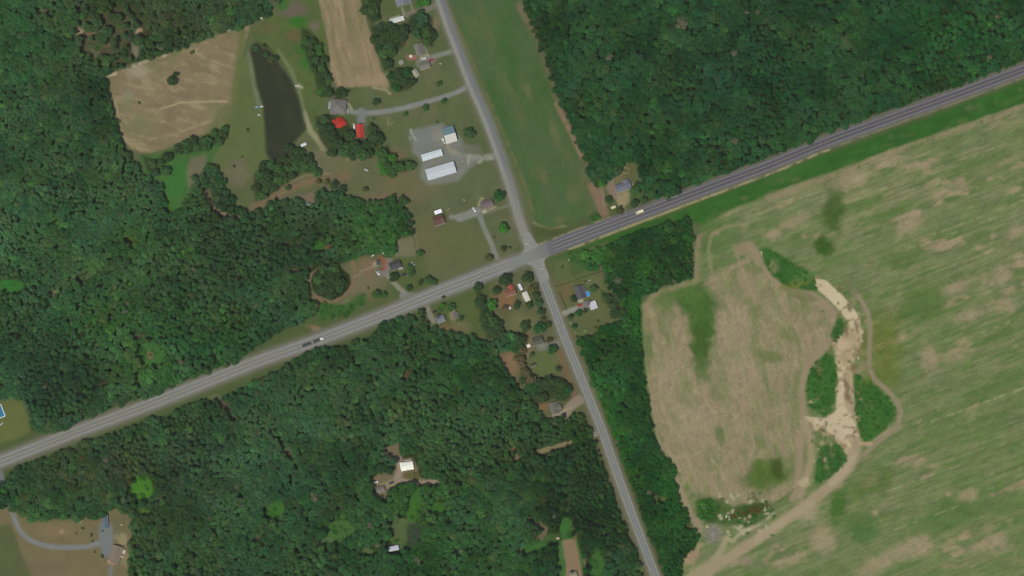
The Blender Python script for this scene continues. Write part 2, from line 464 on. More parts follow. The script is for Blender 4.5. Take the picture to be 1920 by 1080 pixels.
# hillside shrub and grass openings of the north-west
area([(262, 292), (300, 286), (345, 272), (425, 252), (432, 262), (405, 300), (388, 310), (372, 326), (360, 358), (346, 366), (344, 392), (334, 394), (318, 384), (300, 342), (270, 328)], (70, 102, 56), 3, 1, 'lawn', 0.2)
area([(318, 310), (352, 300), (356, 330), (346, 368), (318, 372), (306, 346)], (62, 106, 54), 4, 1)
area([(358, 296), (388, 290), (384, 322), (362, 356), (352, 360), (350, 320)], (108, 104, 82), 5, 0.9)
area([(446, 120), (470, 92), (478, 140), (492, 200), (497, 250), (500, 290), (500, 328), (470, 330), (436, 330), (410, 318), (398, 300), (410, 280), (425, 250), (432, 222), (438, 180)], (92, 102, 64), 4, 1, 'lawn', 0.14)
area([(430, 300), (460, 296), (468, 330), (452, 356), (430, 345), (420, 320)], (106, 102, 80), 5, 0.8)
area([(516, -60), (592, -60), (600, 10), (612, 60), (618, 110), (620, 160), (600, 200), (596, 250), (575, 255), (560, 180), (520, 112), (482, 84), (470, 60), (505, 30)], (84, 98, 58), 4, 1, 'lawn', 0.2)
blob(548, 18, 32, 16, (104, 94, 82), 0.95)
blob(590, 50, 10, 12, (108, 100, 86), 0.9)
blob(548, 66, 16, 14, (100, 88, 60), 0.7)
blob(500, 55, 26, 10, (96, 94, 62), 0.8)
for cx, cy in ((568, 92), (565, 40), (574, 118), (530, 8), (552, 40)):
    blob(cx, cy, 12, 12, (56, 104, 44), 0.8, seed=cx)
blob(492, 32, 6, 6, (120, 112, 96), 0.6)
stroke([(522, 95), (545, 130), (560, 170), (572, 215), (580, 240)], 7, (116, 120, 86), 3, 0.7)
stroke([(468, 100), (474, 140), (482, 180), (488, 200)], 9, (108, 116, 90), 4, 0.8)
stroke([(560, 160), (566, 164)], 6, (160, 158, 130), 2, 0.7)
stroke([(570, 214), (578, 234), (582, 246), (596, 262), (606, 280), (618, 292)], 10, (146, 142, 112), 4, 0.8)
blob(606, 292, 22, 10, (116, 112, 96), 0.9)
blob(620, 300, 8, 5, (150, 146, 112), 0.8)
# lots of the north-west homestead
area([(590, 300), (640, 292), (700, 300), (780, 300), (786, 340), (860, 345), (900, 320), (930, 310), (960, 370), (985, 440), (960, 480), (900, 505), (820, 540), (800, 520), (790, 480), (778, 430), (764, 372), (740, 362), (700, 370), (640, 362), (600, 350), (560, 340), (595, 325)], (93, 98, 69), 4, 1, None, 0.16)
blob(620, 300, 60, 26, (104, 104, 76), 0.8)
stroke([(476, 392), (500, 376), (530, 360), (560, 345), (600, 336), (650, 330)], 20, (112, 100, 76), 8, 0.9)
stroke([(480, 390), (510, 370), (540, 354), (590, 338)], 8, (120, 104, 80), 3, 0.7)
stroke([(545, 338), (580, 327), (620, 325)], 5, (120, 116, 86), 2, 0.7)
blob(720, 375, 55, 16, (112, 102, 78), 0.9)
blob(760, 345, 60, 30, (106, 100, 74), 0.8)
blob(580, 372, 18, 12, (118, 102, 84), 0.9)
blob(670, 294, 24, 10, (122, 104, 84), 0.6)
blob(745, 290, 20, 14, (110, 98, 72), 0.8)
blob(850, 460, 60, 40, (94, 98, 62), 0.8)
blob(800, 440, 25, 40, (104, 100, 72), 0.6)
stroke([(760, 376), (772, 420), (778, 440), (784, 480), (800, 520)], 6, (118, 104, 78), 3, 0.7)
area([(735, 452), (778, 442), (786, 478), (770, 486), (740, 486)], (112, 110, 84), 4, 0.9)
blob(680, 530, 40, 44, (112, 104, 80), 0.9)
blob(664, 572, 22, 14, (116, 112, 84), 0.9)
blob(700, 560, 40, 20, (94, 98, 64), 0.8)
blob(690, 500, 16, 22, (120, 100, 80), 0.7)
area([(740, 482), (790, 478), (812, 530), (770, 552), (735, 528)], (84, 94, 58), 5, 0.9)
area([(590, 560), (640, 572), (684, 548), (690, 570), (660, 590), (600, 606)], (58, 92, 46), 5, 0.9)
area([(560, 612), (640, 588), (720, 560), (720, 582), (600, 622), (500, 655)], (82, 92, 58), 6, 0.8)
blob(590, 615, 14, 5, (128, 108, 84), 0.9, 20)
stroke([(600, 503), (584, 516), (577, 534), (584, 552), (604, 566), (630, 564), (650, 550), (662, 530), (666, 508), (660, 492)], 6.5, (120, 102, 78), 2, 1, 'dirt_path')
area(ell(620, 528, 38, 32), (48, 58, 36), 2, 1, 'forest_floor')
stroke([(383, 360), (390, 378), (407, 394), (428, 405), (449, 409)], 7, (126, 114, 88), 2, 1, 'dirt_path')
blob(395, 360, 8, 14, (112, 100, 80), 0.9, 10)
blob(270, 330, 10, 4, (110, 92, 76), 0.8)
# corn-coloured and green fields of the north
w_, m = poly_mask(F_TAN, 2.0)
lay(w_, m, (126, 114, 87), 1, 0.08)
LAB[w_][m > 0.5] = label_id('field')
s1 = fnoise(QX[w_], QY[w_], 7, 31, 4, 18, 4)
lay(w_, m * sstep(0.5, 0.72, s1), (146, 134, 104), 0.7)
lay(w_, m * sstep(0.5, 0.7, fnoise(QX[w_], QY[w_], 9, 32, 4, 10, 3)), (118, 106, 82), 0.8)
lay(w_, m * sstep(0.52, 0.75, fnoise(QX[w_], QY[w_], 40, 33)), (112, 112, 80), 0.7)
blob(258, 134, 22, 14, (146, 138, 116), 0.8, -15)
blob(240, 180, 12, 12, (130, 128, 104), 0.7)
stroke([(196, 143), (216, 138)], 7, (166, 158, 132), 2, 0.9)
stroke([(250, 124), (280, 114), (310, 104)], 6, (164, 156, 130), 2, 0.8, breakup=0.25)
stroke([(370, 72), (410, 60), (450, 52)], 5, (160, 152, 124), 2, 0.7, breakup=0.2)
stroke([(324, 104), (345, 88), (372, 74), (400, 64)], 14, (106, 112, 76), 5, 0.8)
stroke([(300, 205), (340, 192), (400, 190), (426, 190)], 3, (164, 150, 116), 1.5, 0.8)
stroke([(216, 190), (226, 240), (240, 268), (262, 280)], 5, (150, 138, 106), 2, 0.6)
stroke([(230, 220), (250, 250), (280, 262), (330, 250), (400, 225)], 4, (152, 138, 108), 2, 0.6, breakup=0.2)
area([(405, 210), (428, 190), (432, 225), (414, 240), (392, 244)], (100, 106, 68), 5, 0.8)
stroke([(456, 60), (446, 120), (438, 190), (428, 226)], 12, (96, 104, 64), 5, 0.9)
w_, m = poly_mask(F_STRIP, 2.0)
lay(w_, m, (132, 119, 92), 1, 0.08)
LAB[w_][m > 0.5] = label_id('field')
s1 = fnoise(QX[w_], QY[w_], 5, 41, 4, 76, 9)
lay(w_, m * sstep(0.48, 0.72, s1), (152, 134, 104), 0.8)
lay(w_, m * sstep(0.5, 0.72, fnoise(QX[w_], QY[w_], 6, 42, 4, 78, 9)), (116, 110, 78), 0.8)
blob(690, 150, 40, 14, (150, 130, 100), 0.7)
blob(660, 60, 14, 40, (114, 110, 78), 0.5, -15)
stroke([(700, 164), (725, 170), (732, 176)], 4, (150, 138, 106), 1.5, 0.8)
w_, m = poly_mask(F_GREEN, 3.0, False)
lay(w_, m, (76, 96, 62), 1, 0.10)
LAB[w_][m > 0.5] = label_id('field')
lay(w_, m * sstep(0.45, 0.7, fnoise(QX[w_], QY[w_], 26, 51, 4, 70, 4)), (66, 94, 52), 0.7)
lay(w_, m * sstep(0.55, 0.75, fnoise(QX[w_], QY[w_], 24, 52, 4, 70, 3)), (88, 98, 66), 0.7)
stroke([(978, 0), (1000, 58), (1020, 104), (1038, 165), (1058, 218), (1083, 268), (1100, 306)], 14, (104, 96, 72), 5, 0.85, breakup=0.35)
stroke([(1044, 195), (1060, 228), (1076, 262), (1092, 296)], 9, (130, 112, 90), 3, 0.9, breakup=0.3)
stroke([(972, 10), (986, 40)], 8, (116, 104, 82), 4, 0.8)
for cx, cy, rx, ry in ((1020, 330, 8, 22), (1076, 366, 16, 20), (1052, 412, 14, 8), (990, 170, 8, 20), (1098, 330, 10, 16), (1040, 250, 8, 30)):
    blob(cx, cy, rx, ry, (102, 104, 72), 0.6, -15, seed=cx)
stroke([(1000, 418), (1030, 430), (1060, 424)], 4, (128, 122, 88), 2, 0.7)
stroke([(840, 10), (876, 92), (908, 168), (930, 218), (956, 280), (986, 352), (1000, 400)], 5, (112, 104, 72), 2.5, 0.7, breakup=0.3)
stroke([(1112, 350), (1124, 375), (1132, 400)], 19, (126, 106, 86), 5, 0.95)
stroke([(1128, 350), (1133, 385)], 6, (136, 120, 98), 3, 0.6)
stroke([(998, 432), (1060, 438), (1110, 425), (1160, 406)], 16, (76, 82, 52), 6, 0.8)
# the big field of the south-east
w_, m = poly_mask(F_BIG, 3.5)
bxq, byq = QX[w_], QY[w_]
lay(w_, m, (102, 116, 74), 1, 0.10)
LAB[w_][m > 0.5] = label_id('field')
inner = sstep(0, 30, np.where(inpoly(WX[w_], WY[w_], [(1206, 570), (1300, 545), (1400, 480), (1460, 500), (1560, 570), (1570, 640), (1520, 690), (1520, 800), (1515, 900), (1440, 950), (1320, 950), (1250, 850), (1215, 750)]), 1, 0) * 30.0)
outer = 1 - inner
st = fnoise(bxq, byq, 9, 61, 4, -21, 6)
st2 = fnoise(bxq, byq, 20, 62, 4, -21, 4)
st3 = fnoise(bxq, byq, 4, 63, 3, -21, 16)
ne_dry = sstep(0.0, 1.0, 1.1 - np.abs((byq - 330 + (bxq - 1500) * 0.30)) / 170.0)
lay(w_, m * outer * sstep(0.46, 0.66, st2) * (0.55 + 0.45 * ne_dry), (136, 130, 97), 0.75)
lay(w_, m * outer * sstep(0.44, 0.66, st), (116, 122, 82), 0.6)
lay(w_, m * outer * sstep(0.52, 0.72, fnoise(bxq, byq, 10, 64, 4, -21, 4)), (88, 112, 60), 0.75)
lay(w_, m * outer * sstep(0.48, 0.66, st3), (130, 132, 94), 0.36)
lay(w_, m * outer * sstep(0.50, 0.68, fnoise(bxq, byq, 4, 65, 3, -21, 18)), (84, 104, 60), 0.42)
lay(w_, m * outer * sstep(0.62, 0.78, fnoise(bxq, byq, 26, 66, 4, -21, 2)), (152, 136, 106), 0.8)
lay(w_, m * sstep(1650, 1920, bxq) * sstep(500, 900, byq) * sstep(0.35, 0.6, fnoise(bxq, byq, 60, 67, 3)), (92, 116, 64), 0.5)
it = fnoise(bxq, byq, 10, 71, 4, 74, 4)
it2 = fnoise(bxq, byq, 24, 72, 4, 70, 2.4)
lay(w_, m * inner, (140, 127, 99), 0.92)
lay(w_, m * inner * sstep(0.5, 0.66, it), (122, 124, 86), 0.8)
lay(w_, m * inner * sstep(0.48, 0.68, fnoise(bxq, byq, 5, 73, 4, 76, 6)), (152, 137, 108), 0.55)
lay(w_, m * inner * sstep(0.53, 0.72, it2), (98, 114, 68), 0.7)
lay(w_, m * inner * sstep(0.50, 0.68, fnoise(bxq, byq, 4, 74, 3)), (126, 122, 88), 0.5)
for cx, cy, rx, ry, c, k, a in ((1562, 395, 22, 52, (66, 90, 44), .95, 4), (1545, 462, 20, 20, (60, 86, 38), 1, -10), (1565, 345, 24, 18, (96, 104, 72), .7, 0),
        (1306, 566, 46, 30, (70, 98, 48), 1.05, 0), (1318, 600, 30, 36, (70, 98, 48), 1.05, 0), (1314, 645, 20, 56, (66, 92, 44), 1.05, 0), (1318, 690, 16, 24, (84, 104, 58), .8, 0), (1300, 552, 50, 16, (78, 106, 54), .8, -5),
        (1436, 890, 44, 30, (74, 100, 44), .95, -10), (1456, 880, 14, 24, (64, 80, 34), .9, 0), (1350, 815, 8, 20, (84, 104, 56), .8, -10), (1440, 668, 26, 12, (92, 108, 58), .8, 10),
        (1735, 570, 60, 32, (76, 104, 52), .8, -20), (1655, 660, 42, 84, (98, 108, 50), .75, 0), (1572, 948, 14, 36, (66, 100, 44), .95, 12), (1612, 975, 40, 18, (78, 106, 56), .7, -20),
        (1780, 965, 80, 34, (80, 108, 56), .8, -20), (1640, 905, 50, 18, (80, 102, 50), .7, -25), (1620, 1002, 26, 20, (74, 104, 58), .8, 0), (1700, 480, 60, 16, (82, 104, 56), .6, -20),
        (1360, 450, 60, 30, (84, 108, 62), .8, -30), (1335, 430, 20, 34, (84, 108, 60), .7, 20), (1880, 720, 70, 20, (84, 110, 58), .6, -20), (1470, 330, 60, 12, (74, 104, 56), .5, -20),
        (1250, 600, 16, 40, (104, 112, 70), .6, 10), (1215, 650, 10, 30, (82, 108, 60), .7, 0), (1245, 560, 30, 14, (86, 108, 60), .7, -15), (1440, 750, 10, 20, (120, 118, 84), .8, 0)):
    blob(cx, cy, rx, ry, c, k * 0.92, a, 0.5, seed=cx)
for cx, cy, rx, ry in ((1372, 600, 26, 64), (1250, 700, 30, 44), (1262, 610, 22, 26), (1396, 700, 40, 60), (1300, 790, 40, 60)):
    blob(cx, cy, rx, ry, (154, 139, 114), 0.4, 10, 0.8, seed=cx + 7)
for q in ([(1380, 470), (1392, 520), (1400, 545)], [(1412, 470), (1422, 500), (1436, 530)], [(1350, 505), (1362, 530)], [(1330, 520), (1400, 490)]):
    stroke(q, 8, (148, 132, 104), 3.5, 0.6, breakup=0.2)
for cx, cy, rx, ry in ((1600, 335, 44, 16), (1700, 420, 30, 22), (1790, 540, 30, 12), (1905, 435, 20, 14), (1880, 520, 18, 16), (1900, 355, 16, 8), (1745, 672, 20, 26), (1790, 665, 22, 14), (1815, 930, 20, 12), (1860, 1015, 40, 12), (1700, 1030, 46, 18),
        (1640, 1060, 40, 14), (1815, 592, 26, 10), (1880, 570, 18, 10), (1450, 440, 18, 10), (1488, 418, 26, 10), (1640, 962, 6, 7), (1862, 442, 8, 6), (1778, 928, 6, 6), (1540, 1010, 30, 26), (1700, 860, 30, 5), (1480, 1050, 40, 10), (1890, 545, 16, 8)):
    blob(cx, cy, rx, ry, (150, 136, 106), 0.75, -20, 0.7, seed=cx)
for a, b in (((1575, 385), (1740, 322)), ((1740, 322), (1890, 268)), ((1715, 340), (1780, 312)), ((1720, 800), (1960, 712)), ((1640, 930), (1800, 872)), ((1500, 372), (1700, 300)), ((1800, 640), (1960, 578)), ((1700, 470), (1960, 372)), ((1800, 1010), (1960, 950)), ((1660, 1000), (1800, 948)), ((1780, 780), (1960, 712)), ((1750, 440), (1960, 360))):
    stroke([a, b], 2.6, (150, 148, 108), 1.4, 0.6, breakup=0.1)
for a, b in (((1690, 500), (1960, 398)), ((1700, 560), (1960, 468)), ((1760, 660), (1960, 590)), ((1700, 840), (1960, 745)), ((1620, 440), (1700, 410)), ((1650, 900), (1800, 850)), ((1850, 850), (1960, 810))):
    stroke([a, b], 5, (84, 104, 58), 2.5, 0.6, breakup=0.15)
for sd_i, (ang_, an_, sc_) in enumerate(((-21, 3, 5), (-21, 1.5, 8), (74, 2, 4))):
    k_ = fnoise(bxq, byq, sc_, 180 + sd_i, 3, ang_, an_) - 0.5
    wgt = inner if ang_ > 0 else outer * 0.8 + inner * 0.4
    ALB[w_] *= (1 + (0.34 * k_ * wgt * m))[..., None]
TRK = (146, 132, 104)
stroke([(1920, 200), (1800, 243), (1700, 277), (1600, 315), (1500, 352), (1440, 372)], 10, (142, 126, 100), 5, 0.7, breakup=0.3)
stroke([(1346, 436), (1310, 444), (1308, 480), (1306, 528), (1262, 541), (1226, 553), (1206, 580), (1203, 625), (1210, 690)], 9, (140, 124, 98), 3, 0.7, 'dirt_path', breakup=0.3)
stroke([(1400, 420), (1360, 425), (1335, 440), (1328, 470), (1335, 510)], 6, (134, 130, 96), 3, 0.7)
stroke([(1216, 750), (1228, 815), (1246, 865), (1268, 900), (1284, 940), (1300, 972), (1312, 990)], 13, (148, 134, 106), 4, 0.85, 'dirt_path')
stroke([(1405, 458), (1425, 480), (1440, 510), (1462, 535), (1500, 548), (1535, 560), (1560, 582), (1572, 606), (1560, 632), (1540, 655), (1522, 682), (1508, 705), (1503, 735), (1506, 780), (1500, 840), (1496, 900), (1486, 935)], 13, (142, 128, 102), 4, 0.9, 'dirt_path')
blob(1400, 470, 26, 14, (140, 124, 98), 0.8, 30)
stroke([(1600, 545), (1616, 565), (1628, 590), (1632, 620), (1630, 660), (1630, 690), (1640, 712), (1664, 732), (1682, 752), (1689, 772), (1684, 796), (1664, 815), (1640, 834), (1620, 852)], 9, (136, 126, 100), 2.5, 0.95, 'dirt_path')
stroke([(1588, 525), (1604, 550)], 8, (106, 106, 76), 4, 0.6)
# sand pit: scrub, bare sand
SCRUB = [[(1424, 468), (1440, 464), (1472, 484), (1500, 498), (1530, 520), (1536, 540), (1520, 545), (1480, 540), (1450, 520), (1432, 494)], [(1520, 690), (1548, 662), (1566, 668), (1570, 700), (1568, 740), (1560, 772), (1545, 782), (1530, 770), (1514, 760), (1512, 720)],
         [(1604, 700), (1622, 712), (1650, 730), (1676, 758), (1680, 780), (1662, 806), (1636, 826), (1618, 832), (1606, 800), (1600, 750)], [(1528, 870), (1540, 838), (1560, 832), (1586, 838), (1590, 862), (1572, 884), (1545, 900), (1528, 906)], [(1570, 590), (1586, 610), (1582, 632), (1566, 640), (1556, 630), (1566, 610)]]
for pts in SCRUB:
    area(pts, (62, 98, 48), 4, 1, 'scrub_floor', 0.3)
for cx, cy, rx, ry, c in ((1490, 534, 30, 7, (104, 112, 56)), (1510, 518, 26, 8, (84, 112, 58)), (1452, 500, 10, 12, (120, 118, 82)), (1534, 690, 8, 14, (108, 106, 70)), (1526, 752, 12, 4, (170, 152, 116)), (1548, 870, 6, 18, (140, 134, 100)), (1560, 850, 6, 10, (104, 104, 70)), (1622, 720, 14, 10, (88, 110, 52)), (1630, 760, 8, 8, (92, 106, 60)), (1650, 800, 12, 8, (74, 96, 46)), (1540, 730, 10, 14, (70, 104, 50))):
    blob(cx, cy, rx, ry, c, 0.8, -15, 0.6, seed=cx)
area([(1470, 540), (1510, 545), (1540, 562), (1520, 566), (1480, 556)], (108, 112, 74), 4, 0.7)
SAND, SAND2 = (188, 174, 140), (164, 148, 115)
area([(1560, 640), (1580, 628), (1590, 606), (1612, 600), (1618, 622), (1612, 650), (1604, 668), (1598, 690), (1602, 740), (1603, 775), (1608, 800), (1614, 826), (1606, 850), (1588, 852), (1562, 822), (1530, 806), (1510, 792), (1508, 780), (1545, 786), (1566, 772), (1572, 720), (1566, 668)], SAND2, 2.5, 1, 'sand', 0.25)
area([(1530, 522), (1546, 524), (1572, 546), (1590, 568), (1604, 586), (1613, 602), (1608, 622), (1599, 626), (1590, 602), (1574, 582), (1550, 556), (1534, 542)], SAND, 2, 1, 'sand', 0.1)
area([(1570, 682), (1584, 690), (1582, 760), (1600, 784), (1612, 824), (1604, 846), (1570, 822), (1540, 802), (1512, 790), (1510, 781), (1546, 786), (1566, 772), (1571, 730)], SAND, 3, 0.85, 'sand', 0.1)
w_ = window([(1500, 510), (1630, 860)], 4)
mm = sstep(0.56, 0.68, fnoise(QX[w_], QY[w_], 9, 83, 3)) * (LAB[w_] == label_id('sand')) * sstep(600, 640, QY[w_])
lay(w_, mm, (128, 108, 84), 0.6)
for cx, cy, rx, ry in ((1592, 575, 5, 10), (1606, 612, 4, 14), (1588, 725, 6, 18), (1590, 745, 7, 10), (1585, 620, 4, 12), (1600, 690, 5, 12)):
    blob(cx, cy, rx, ry, (112, 96, 70), 0.8, -15, seed=cx)
rs = np.random.RandomState(14)
sand_edge = [(1530, 522), (1546, 524), (1572, 546), (1590, 568), (1604, 586), (1614, 606), (1616, 630), (1606, 660), (1598, 690), (1602, 740), (1603, 775), (1610, 805), (1566, 668), (1571, 700), (1572, 730), (1567, 770), (1546, 785), (1512, 790), (1536, 806), (1560, 820), (1550, 556), (1574, 582), (1590, 602), (1582, 628), (1562, 642)]
for i in range(110):
    q = sand_edge[rs.randint(len(sand_edge))]
    blob(q[0] + rs.randn() * 5, q[1] + rs.randn() * 9, 1.6 + rs.rand() * 3.2, 1.6 + rs.rand() * 4, [(112, 100, 70), (84, 98, 54), (182, 166, 134), (140, 120, 92)][i % 4], 0.75, rs.rand() * 180, 0.6, seed=500 + i)
blob(1580, 648, 14, 12, (186, 168, 134), 0.8)
stroke([(1606, 828), (1604, 850), (1592, 876), (1570, 900), (1540, 925), (1505, 952), (1462, 982), (1410, 1018), (1350, 1056), (1290, 1100)], 20, (152, 138, 108), 4, 0.95, 'dirt_path')
stroke([(1600, 850), (1588, 878), (1560, 906)], 14, (166, 150, 120), 4, 0.8)
stroke([(1520, 945), (1470, 978), (1420, 1012)], 14, (160, 146, 116), 5, 0.6)
blob(1520, 960, 26, 12, (156, 142, 112), 0.7, -35)
stroke([(1612, 832), (1632, 832)], 7, (176, 148, 116), 2, 0.8)
stroke([(1510, 792), (1520, 830), (1522, 860), (1512, 895), (1500, 930)], 14, (150, 136, 106), 5, 0.85)
blob(1508, 905, 12, 10, (176, 160, 126), 0.8)
stroke([(1360, 1010), (1374, 1014), (1388, 1000), (1410, 988)], 8, (158, 148, 118), 2.5, 0.8)
stroke([(1376, 985), (1392, 995), (1420, 985), (1434, 972), (1450, 962)], 8, (158, 152, 122), 2.5, 0.7)
stroke([(1362, 1010), (1350, 1035), (1330, 1058), (1290, 1082)], 12, (150, 142, 108), 3.5, 0.85)
stroke([(1488, 918), (1466, 945), (1446, 958), (1430, 970)], 5, (104, 110, 72), 2, 0.8)
area([(1304, 940), (1330, 932), (1350, 936), (1374, 950), (1400, 942), (1440, 938), (1452, 956), (1434, 976), (1400, 990), (1370, 986), (1336, 982), (1310, 966)], (70, 92, 50), 5, 0.9, 'scrub_floor', 0.3)
area([(1366, 962), (1400, 950), (1440, 944), (1444, 952), (1400, 972), (1372, 972)], (84, 66, 46), 4, 0.9)
blob(1325, 955, 22, 24, (48, 78, 40), 0.95, seed=90)
blob(1336, 1002, 17, 18, (124, 120, 108), 0.9, 20)
blob(1310, 985, 10, 14, (140, 128, 102), 0.8, -30)
blob(1294, 1042, 16, 14, (150, 128, 98), 0.9)
blob(1400, 1052, 16, 10, (132, 118, 100), 0.7)
rs = np.random.RandomState(4)
for i in range(44):
    cx, cy = 1345 + rs.rand() * 110, 925 + rs.rand() * 80
    blob(cx, cy, 2.5 + rs.rand() * 3.5, 2 + rs.rand() * 2.5, (166, 158, 128) if i % 3 else (60, 84, 44), 0.8, rs.rand() * 180, 0.5, seed=i)
for i in range(16):
    blob(1520 + rs.rand() * 40, 805 + rs.rand() * 60, 2.5 + rs.rand() * 4, 2 + rs.rand() * 3, (150, 142, 108) if i % 2 else (82, 96, 54), 0.8, rs.rand() * 180, 0.5, seed=i)
# ground along the south road and the house lots
stroke(NRD, 34, (96, 98, 72), 8, 0.7, 'verge')
stroke(SRD, 40, (98, 94, 68), 9, 0.8, 'verge')
area([(1044, 540), (1130, 509), (1136, 545), (1150, 560), (1172, 575), (1168, 604), (1110, 628), (1090, 638), (1072, 600)], (92, 98, 64), 4, 1, 'lawn', 0.2)
blob(1062, 548, 14, 18, (110, 94, 66), 0.6)
area([(806, 562), (890, 530), (902, 570), (912, 632), (870, 624), (830, 616), (812, 600)], (82, 94, 56), 4, 1, 'lawn')
blob(842, 618, 22, 12, (116, 96, 68), 0.8)
blob(868, 612, 20, 10, (106, 102, 74), 0.8)
blob(848, 592, 6, 12, (132, 124, 96), 0.9, -20)
area([(918, 540), (960, 510), (1000, 500), (1022, 545), (1050, 610), (1080, 690), (1092, 720), (1084, 760), (1072, 780), (1000, 790), (990, 742), (965, 715), (942, 690), (930, 664), (960, 655), (975, 660), (966, 630), (940, 630), (930, 590)], (94, 96, 68), 4, 1, 'lawn', 0.2)
blob(955, 680, 24, 26, (126, 104, 80), 0.95, 50)
blob(1020, 680, 24, 26, (90, 104, 62), 0.9)
blob(972, 605, 30, 18, (104, 106, 72), 0.9)
blob(948, 562, 22, 14, (128, 98, 70), 0.9)
blob(988, 645, 14, 22, (122, 104, 80), 0.8)
blob(930, 545, 12, 18, (108, 98, 70), 0.7)
stroke([(1050, 660), (1066, 710), (1076, 745)], 14, (120, 94, 72), 5, 0.6)
blob(1012, 766, 22, 10, (124, 96, 68), 0.9, -20)
blob(1010, 772, 12, 4, (72, 116, 46), 0.7, -30)
blob(1036, 785, 26, 6, (120, 110, 84), 0.8)
area([(1126, 745), (1150, 810), (1180, 890), (1212, 980), (1236, 1060), (1250, 1100), (1236, 1110), (1200, 1000), (1160, 880), (1128, 790)], (80, 84, 52), 4, 0.7, 'verge')
stroke([(1136, 830), (1160, 900), (1192, 990), (1220, 1060)], 8, (112, 106, 76), 3, 0.7, breakup=0.3)
area([(1166, 560), (1200, 552), (1202, 640), (1190, 650), (1176, 620), (1170, 590)], (54, 96, 44), 4, 0.95)
stroke([(1198, 560), (1202, 640), (1208, 720), (1218, 780), (1228, 830)], 10, (58, 98, 46), 4, 0.9)
# yards in the far west and south-west
area([(-60, 756), (40, 752), (54, 782), (58, 808), (30, 822), (-60, 850)], (98, 104, 62), 4, 1, 'lawn')
area([(-60, 950), (22, 952), (62, 978), (110, 974), (184, 972), (194, 957), (214, 953), (234, 960), (247, 974), (246, 1004), (242, 1034), (244, 1145), (-60, 1145)], (112, 104, 76), 4, 1, 'lawn', 0.12)
area([(-60, 990), (20, 985), (32, 1010), (42, 1040), (60, 1080), (60, 1145), (-60, 1145)], (82, 90, 60), 6, 0.85)
blob(105, 995, 40, 14, (122, 108, 80), 0.8)
blob(222, 985, 18, 22, (100, 98, 72), 0.8)
blob(228, 1012, 14, 12, (140, 132, 100), 0.9, 40)
blob(234, 1048, 10, 14, (130, 122, 90), 0.8)
blob(150, 978, 5, 4, (150, 144, 112), 0.9)
blob(116, 998, 7, 5, (142, 126, 94), 0.9)
blob(90, 1062, 46, 12, (104, 96, 76), 0.7)
blob(85, 972, 5, 5, (120, 104, 84), 0.9)
blob(268, 914, 12, 20, (76, 120, 48), 0.6)
# gravel yards and drives
GREY, PALE = (124, 125, 116), (138, 137, 122)
area(LOT, (118, 120, 110), 5, 0.95, 'gravel_yard', 0.14)
blob(800, 262, 26, 18, (118, 118, 114), 0.7)
blob(825, 255, 14, 12, (132, 130, 112), 0.7)
blob(880, 280, 24, 10, (108, 106, 92), 0.8)
stroke([(930, 292), (900, 294), (868, 296), (845, 284)], 9, PALE, 4, 0.7, breakup=0.35)
stroke([(898, 304), (914, 297), (930, 296)], 6, (150, 146, 124), 2, 0.8, breakup=0.3)
for pts, wd, c in (([(880, 158), (862, 171), (830, 182), (790, 194), (750, 204), (705, 211), (668, 211), (648, 206)], 9, (126, 127, 120)), ([(678, 210), (677, 232)], 16, (116, 121, 113)),
                   ([(857, 93), (832, 101), (812, 107), (792, 114)], 9, (122, 125, 112)), ([(788, 118), (806, 112)], 18, (116, 117, 106)), ([(826, 6), (800, 17), (776, 25), (762, 28)], 10, (118, 113, 98)),
                   ([(846, 407), (872, 406), (896, 402), (906, 424), (919, 452), (932, 484)], 9, (124, 125, 113)), ([(862, 408), (885, 400), (896, 396)], 16, (126, 126, 116)), ([(898, 404), (930, 393), (960, 383)], 5, (114, 114, 94)),
                   ([(770, 560), (742, 534), (724, 514)], 9, (128, 128, 110)), ([(716, 512), (728, 498), (728, 490)], 15, (122, 116, 106)), ([(756, 556), (776, 556)], 14, (122, 122, 116)),
                   ([(797, 562), (800, 575), (806, 590), (813, 602)], 10, (128, 124, 110)), ([(784, 566), (812, 556)], 12, (124, 124, 114)), ([(1048, 591), (1074, 581), (1096, 573)], 10, (138, 137, 123)), ([(1090, 574), (1104, 570)], 12, (118, 114, 108)),
                   ([(1086, 750), (1070, 762), (1060, 776)], 18, (136, 124, 106)), ([(1046, 644), (1030, 648), (1012, 652)], 13, (112, 114, 100)), ([(1170, 398), (1161, 376), (1150, 352), (1144, 336)], 10, (134, 125, 106)), ([(1144, 350), (1150, 365)], 16, (126, 112, 94)),
                   ([(20, 948), (29, 978), (44, 1003), (72, 1019), (112, 1026), (160, 1025), (192, 1016)], 9, (120, 124, 119)), ([(198, 990), (199, 1018), (204, 1034)], 26, (112, 116, 114)), ([(208, 1064), (206, 1090)], 8, (116, 116, 112)), ([(-4, 866), (2, 890), (6, 912)], 9, (112, 114, 112)),
                   ([(748, 860), (750, 884), (742, 902)], 12, (140, 128, 110)), ([(750, 900), (780, 905), (822, 902)], 8, (142, 128, 108)), ([(740, 904), (716, 912)], 12, (136, 126, 100)), ([(1108, 816), (1122, 812)], 9, (140, 136, 118)), ([(930, 640), (934, 630)], 4, (110, 100, 76))):
    stroke(smooth_line(pts, 5) if len(pts) > 2 else pts, wd, c, 2.2, 0.95, 'driveway')
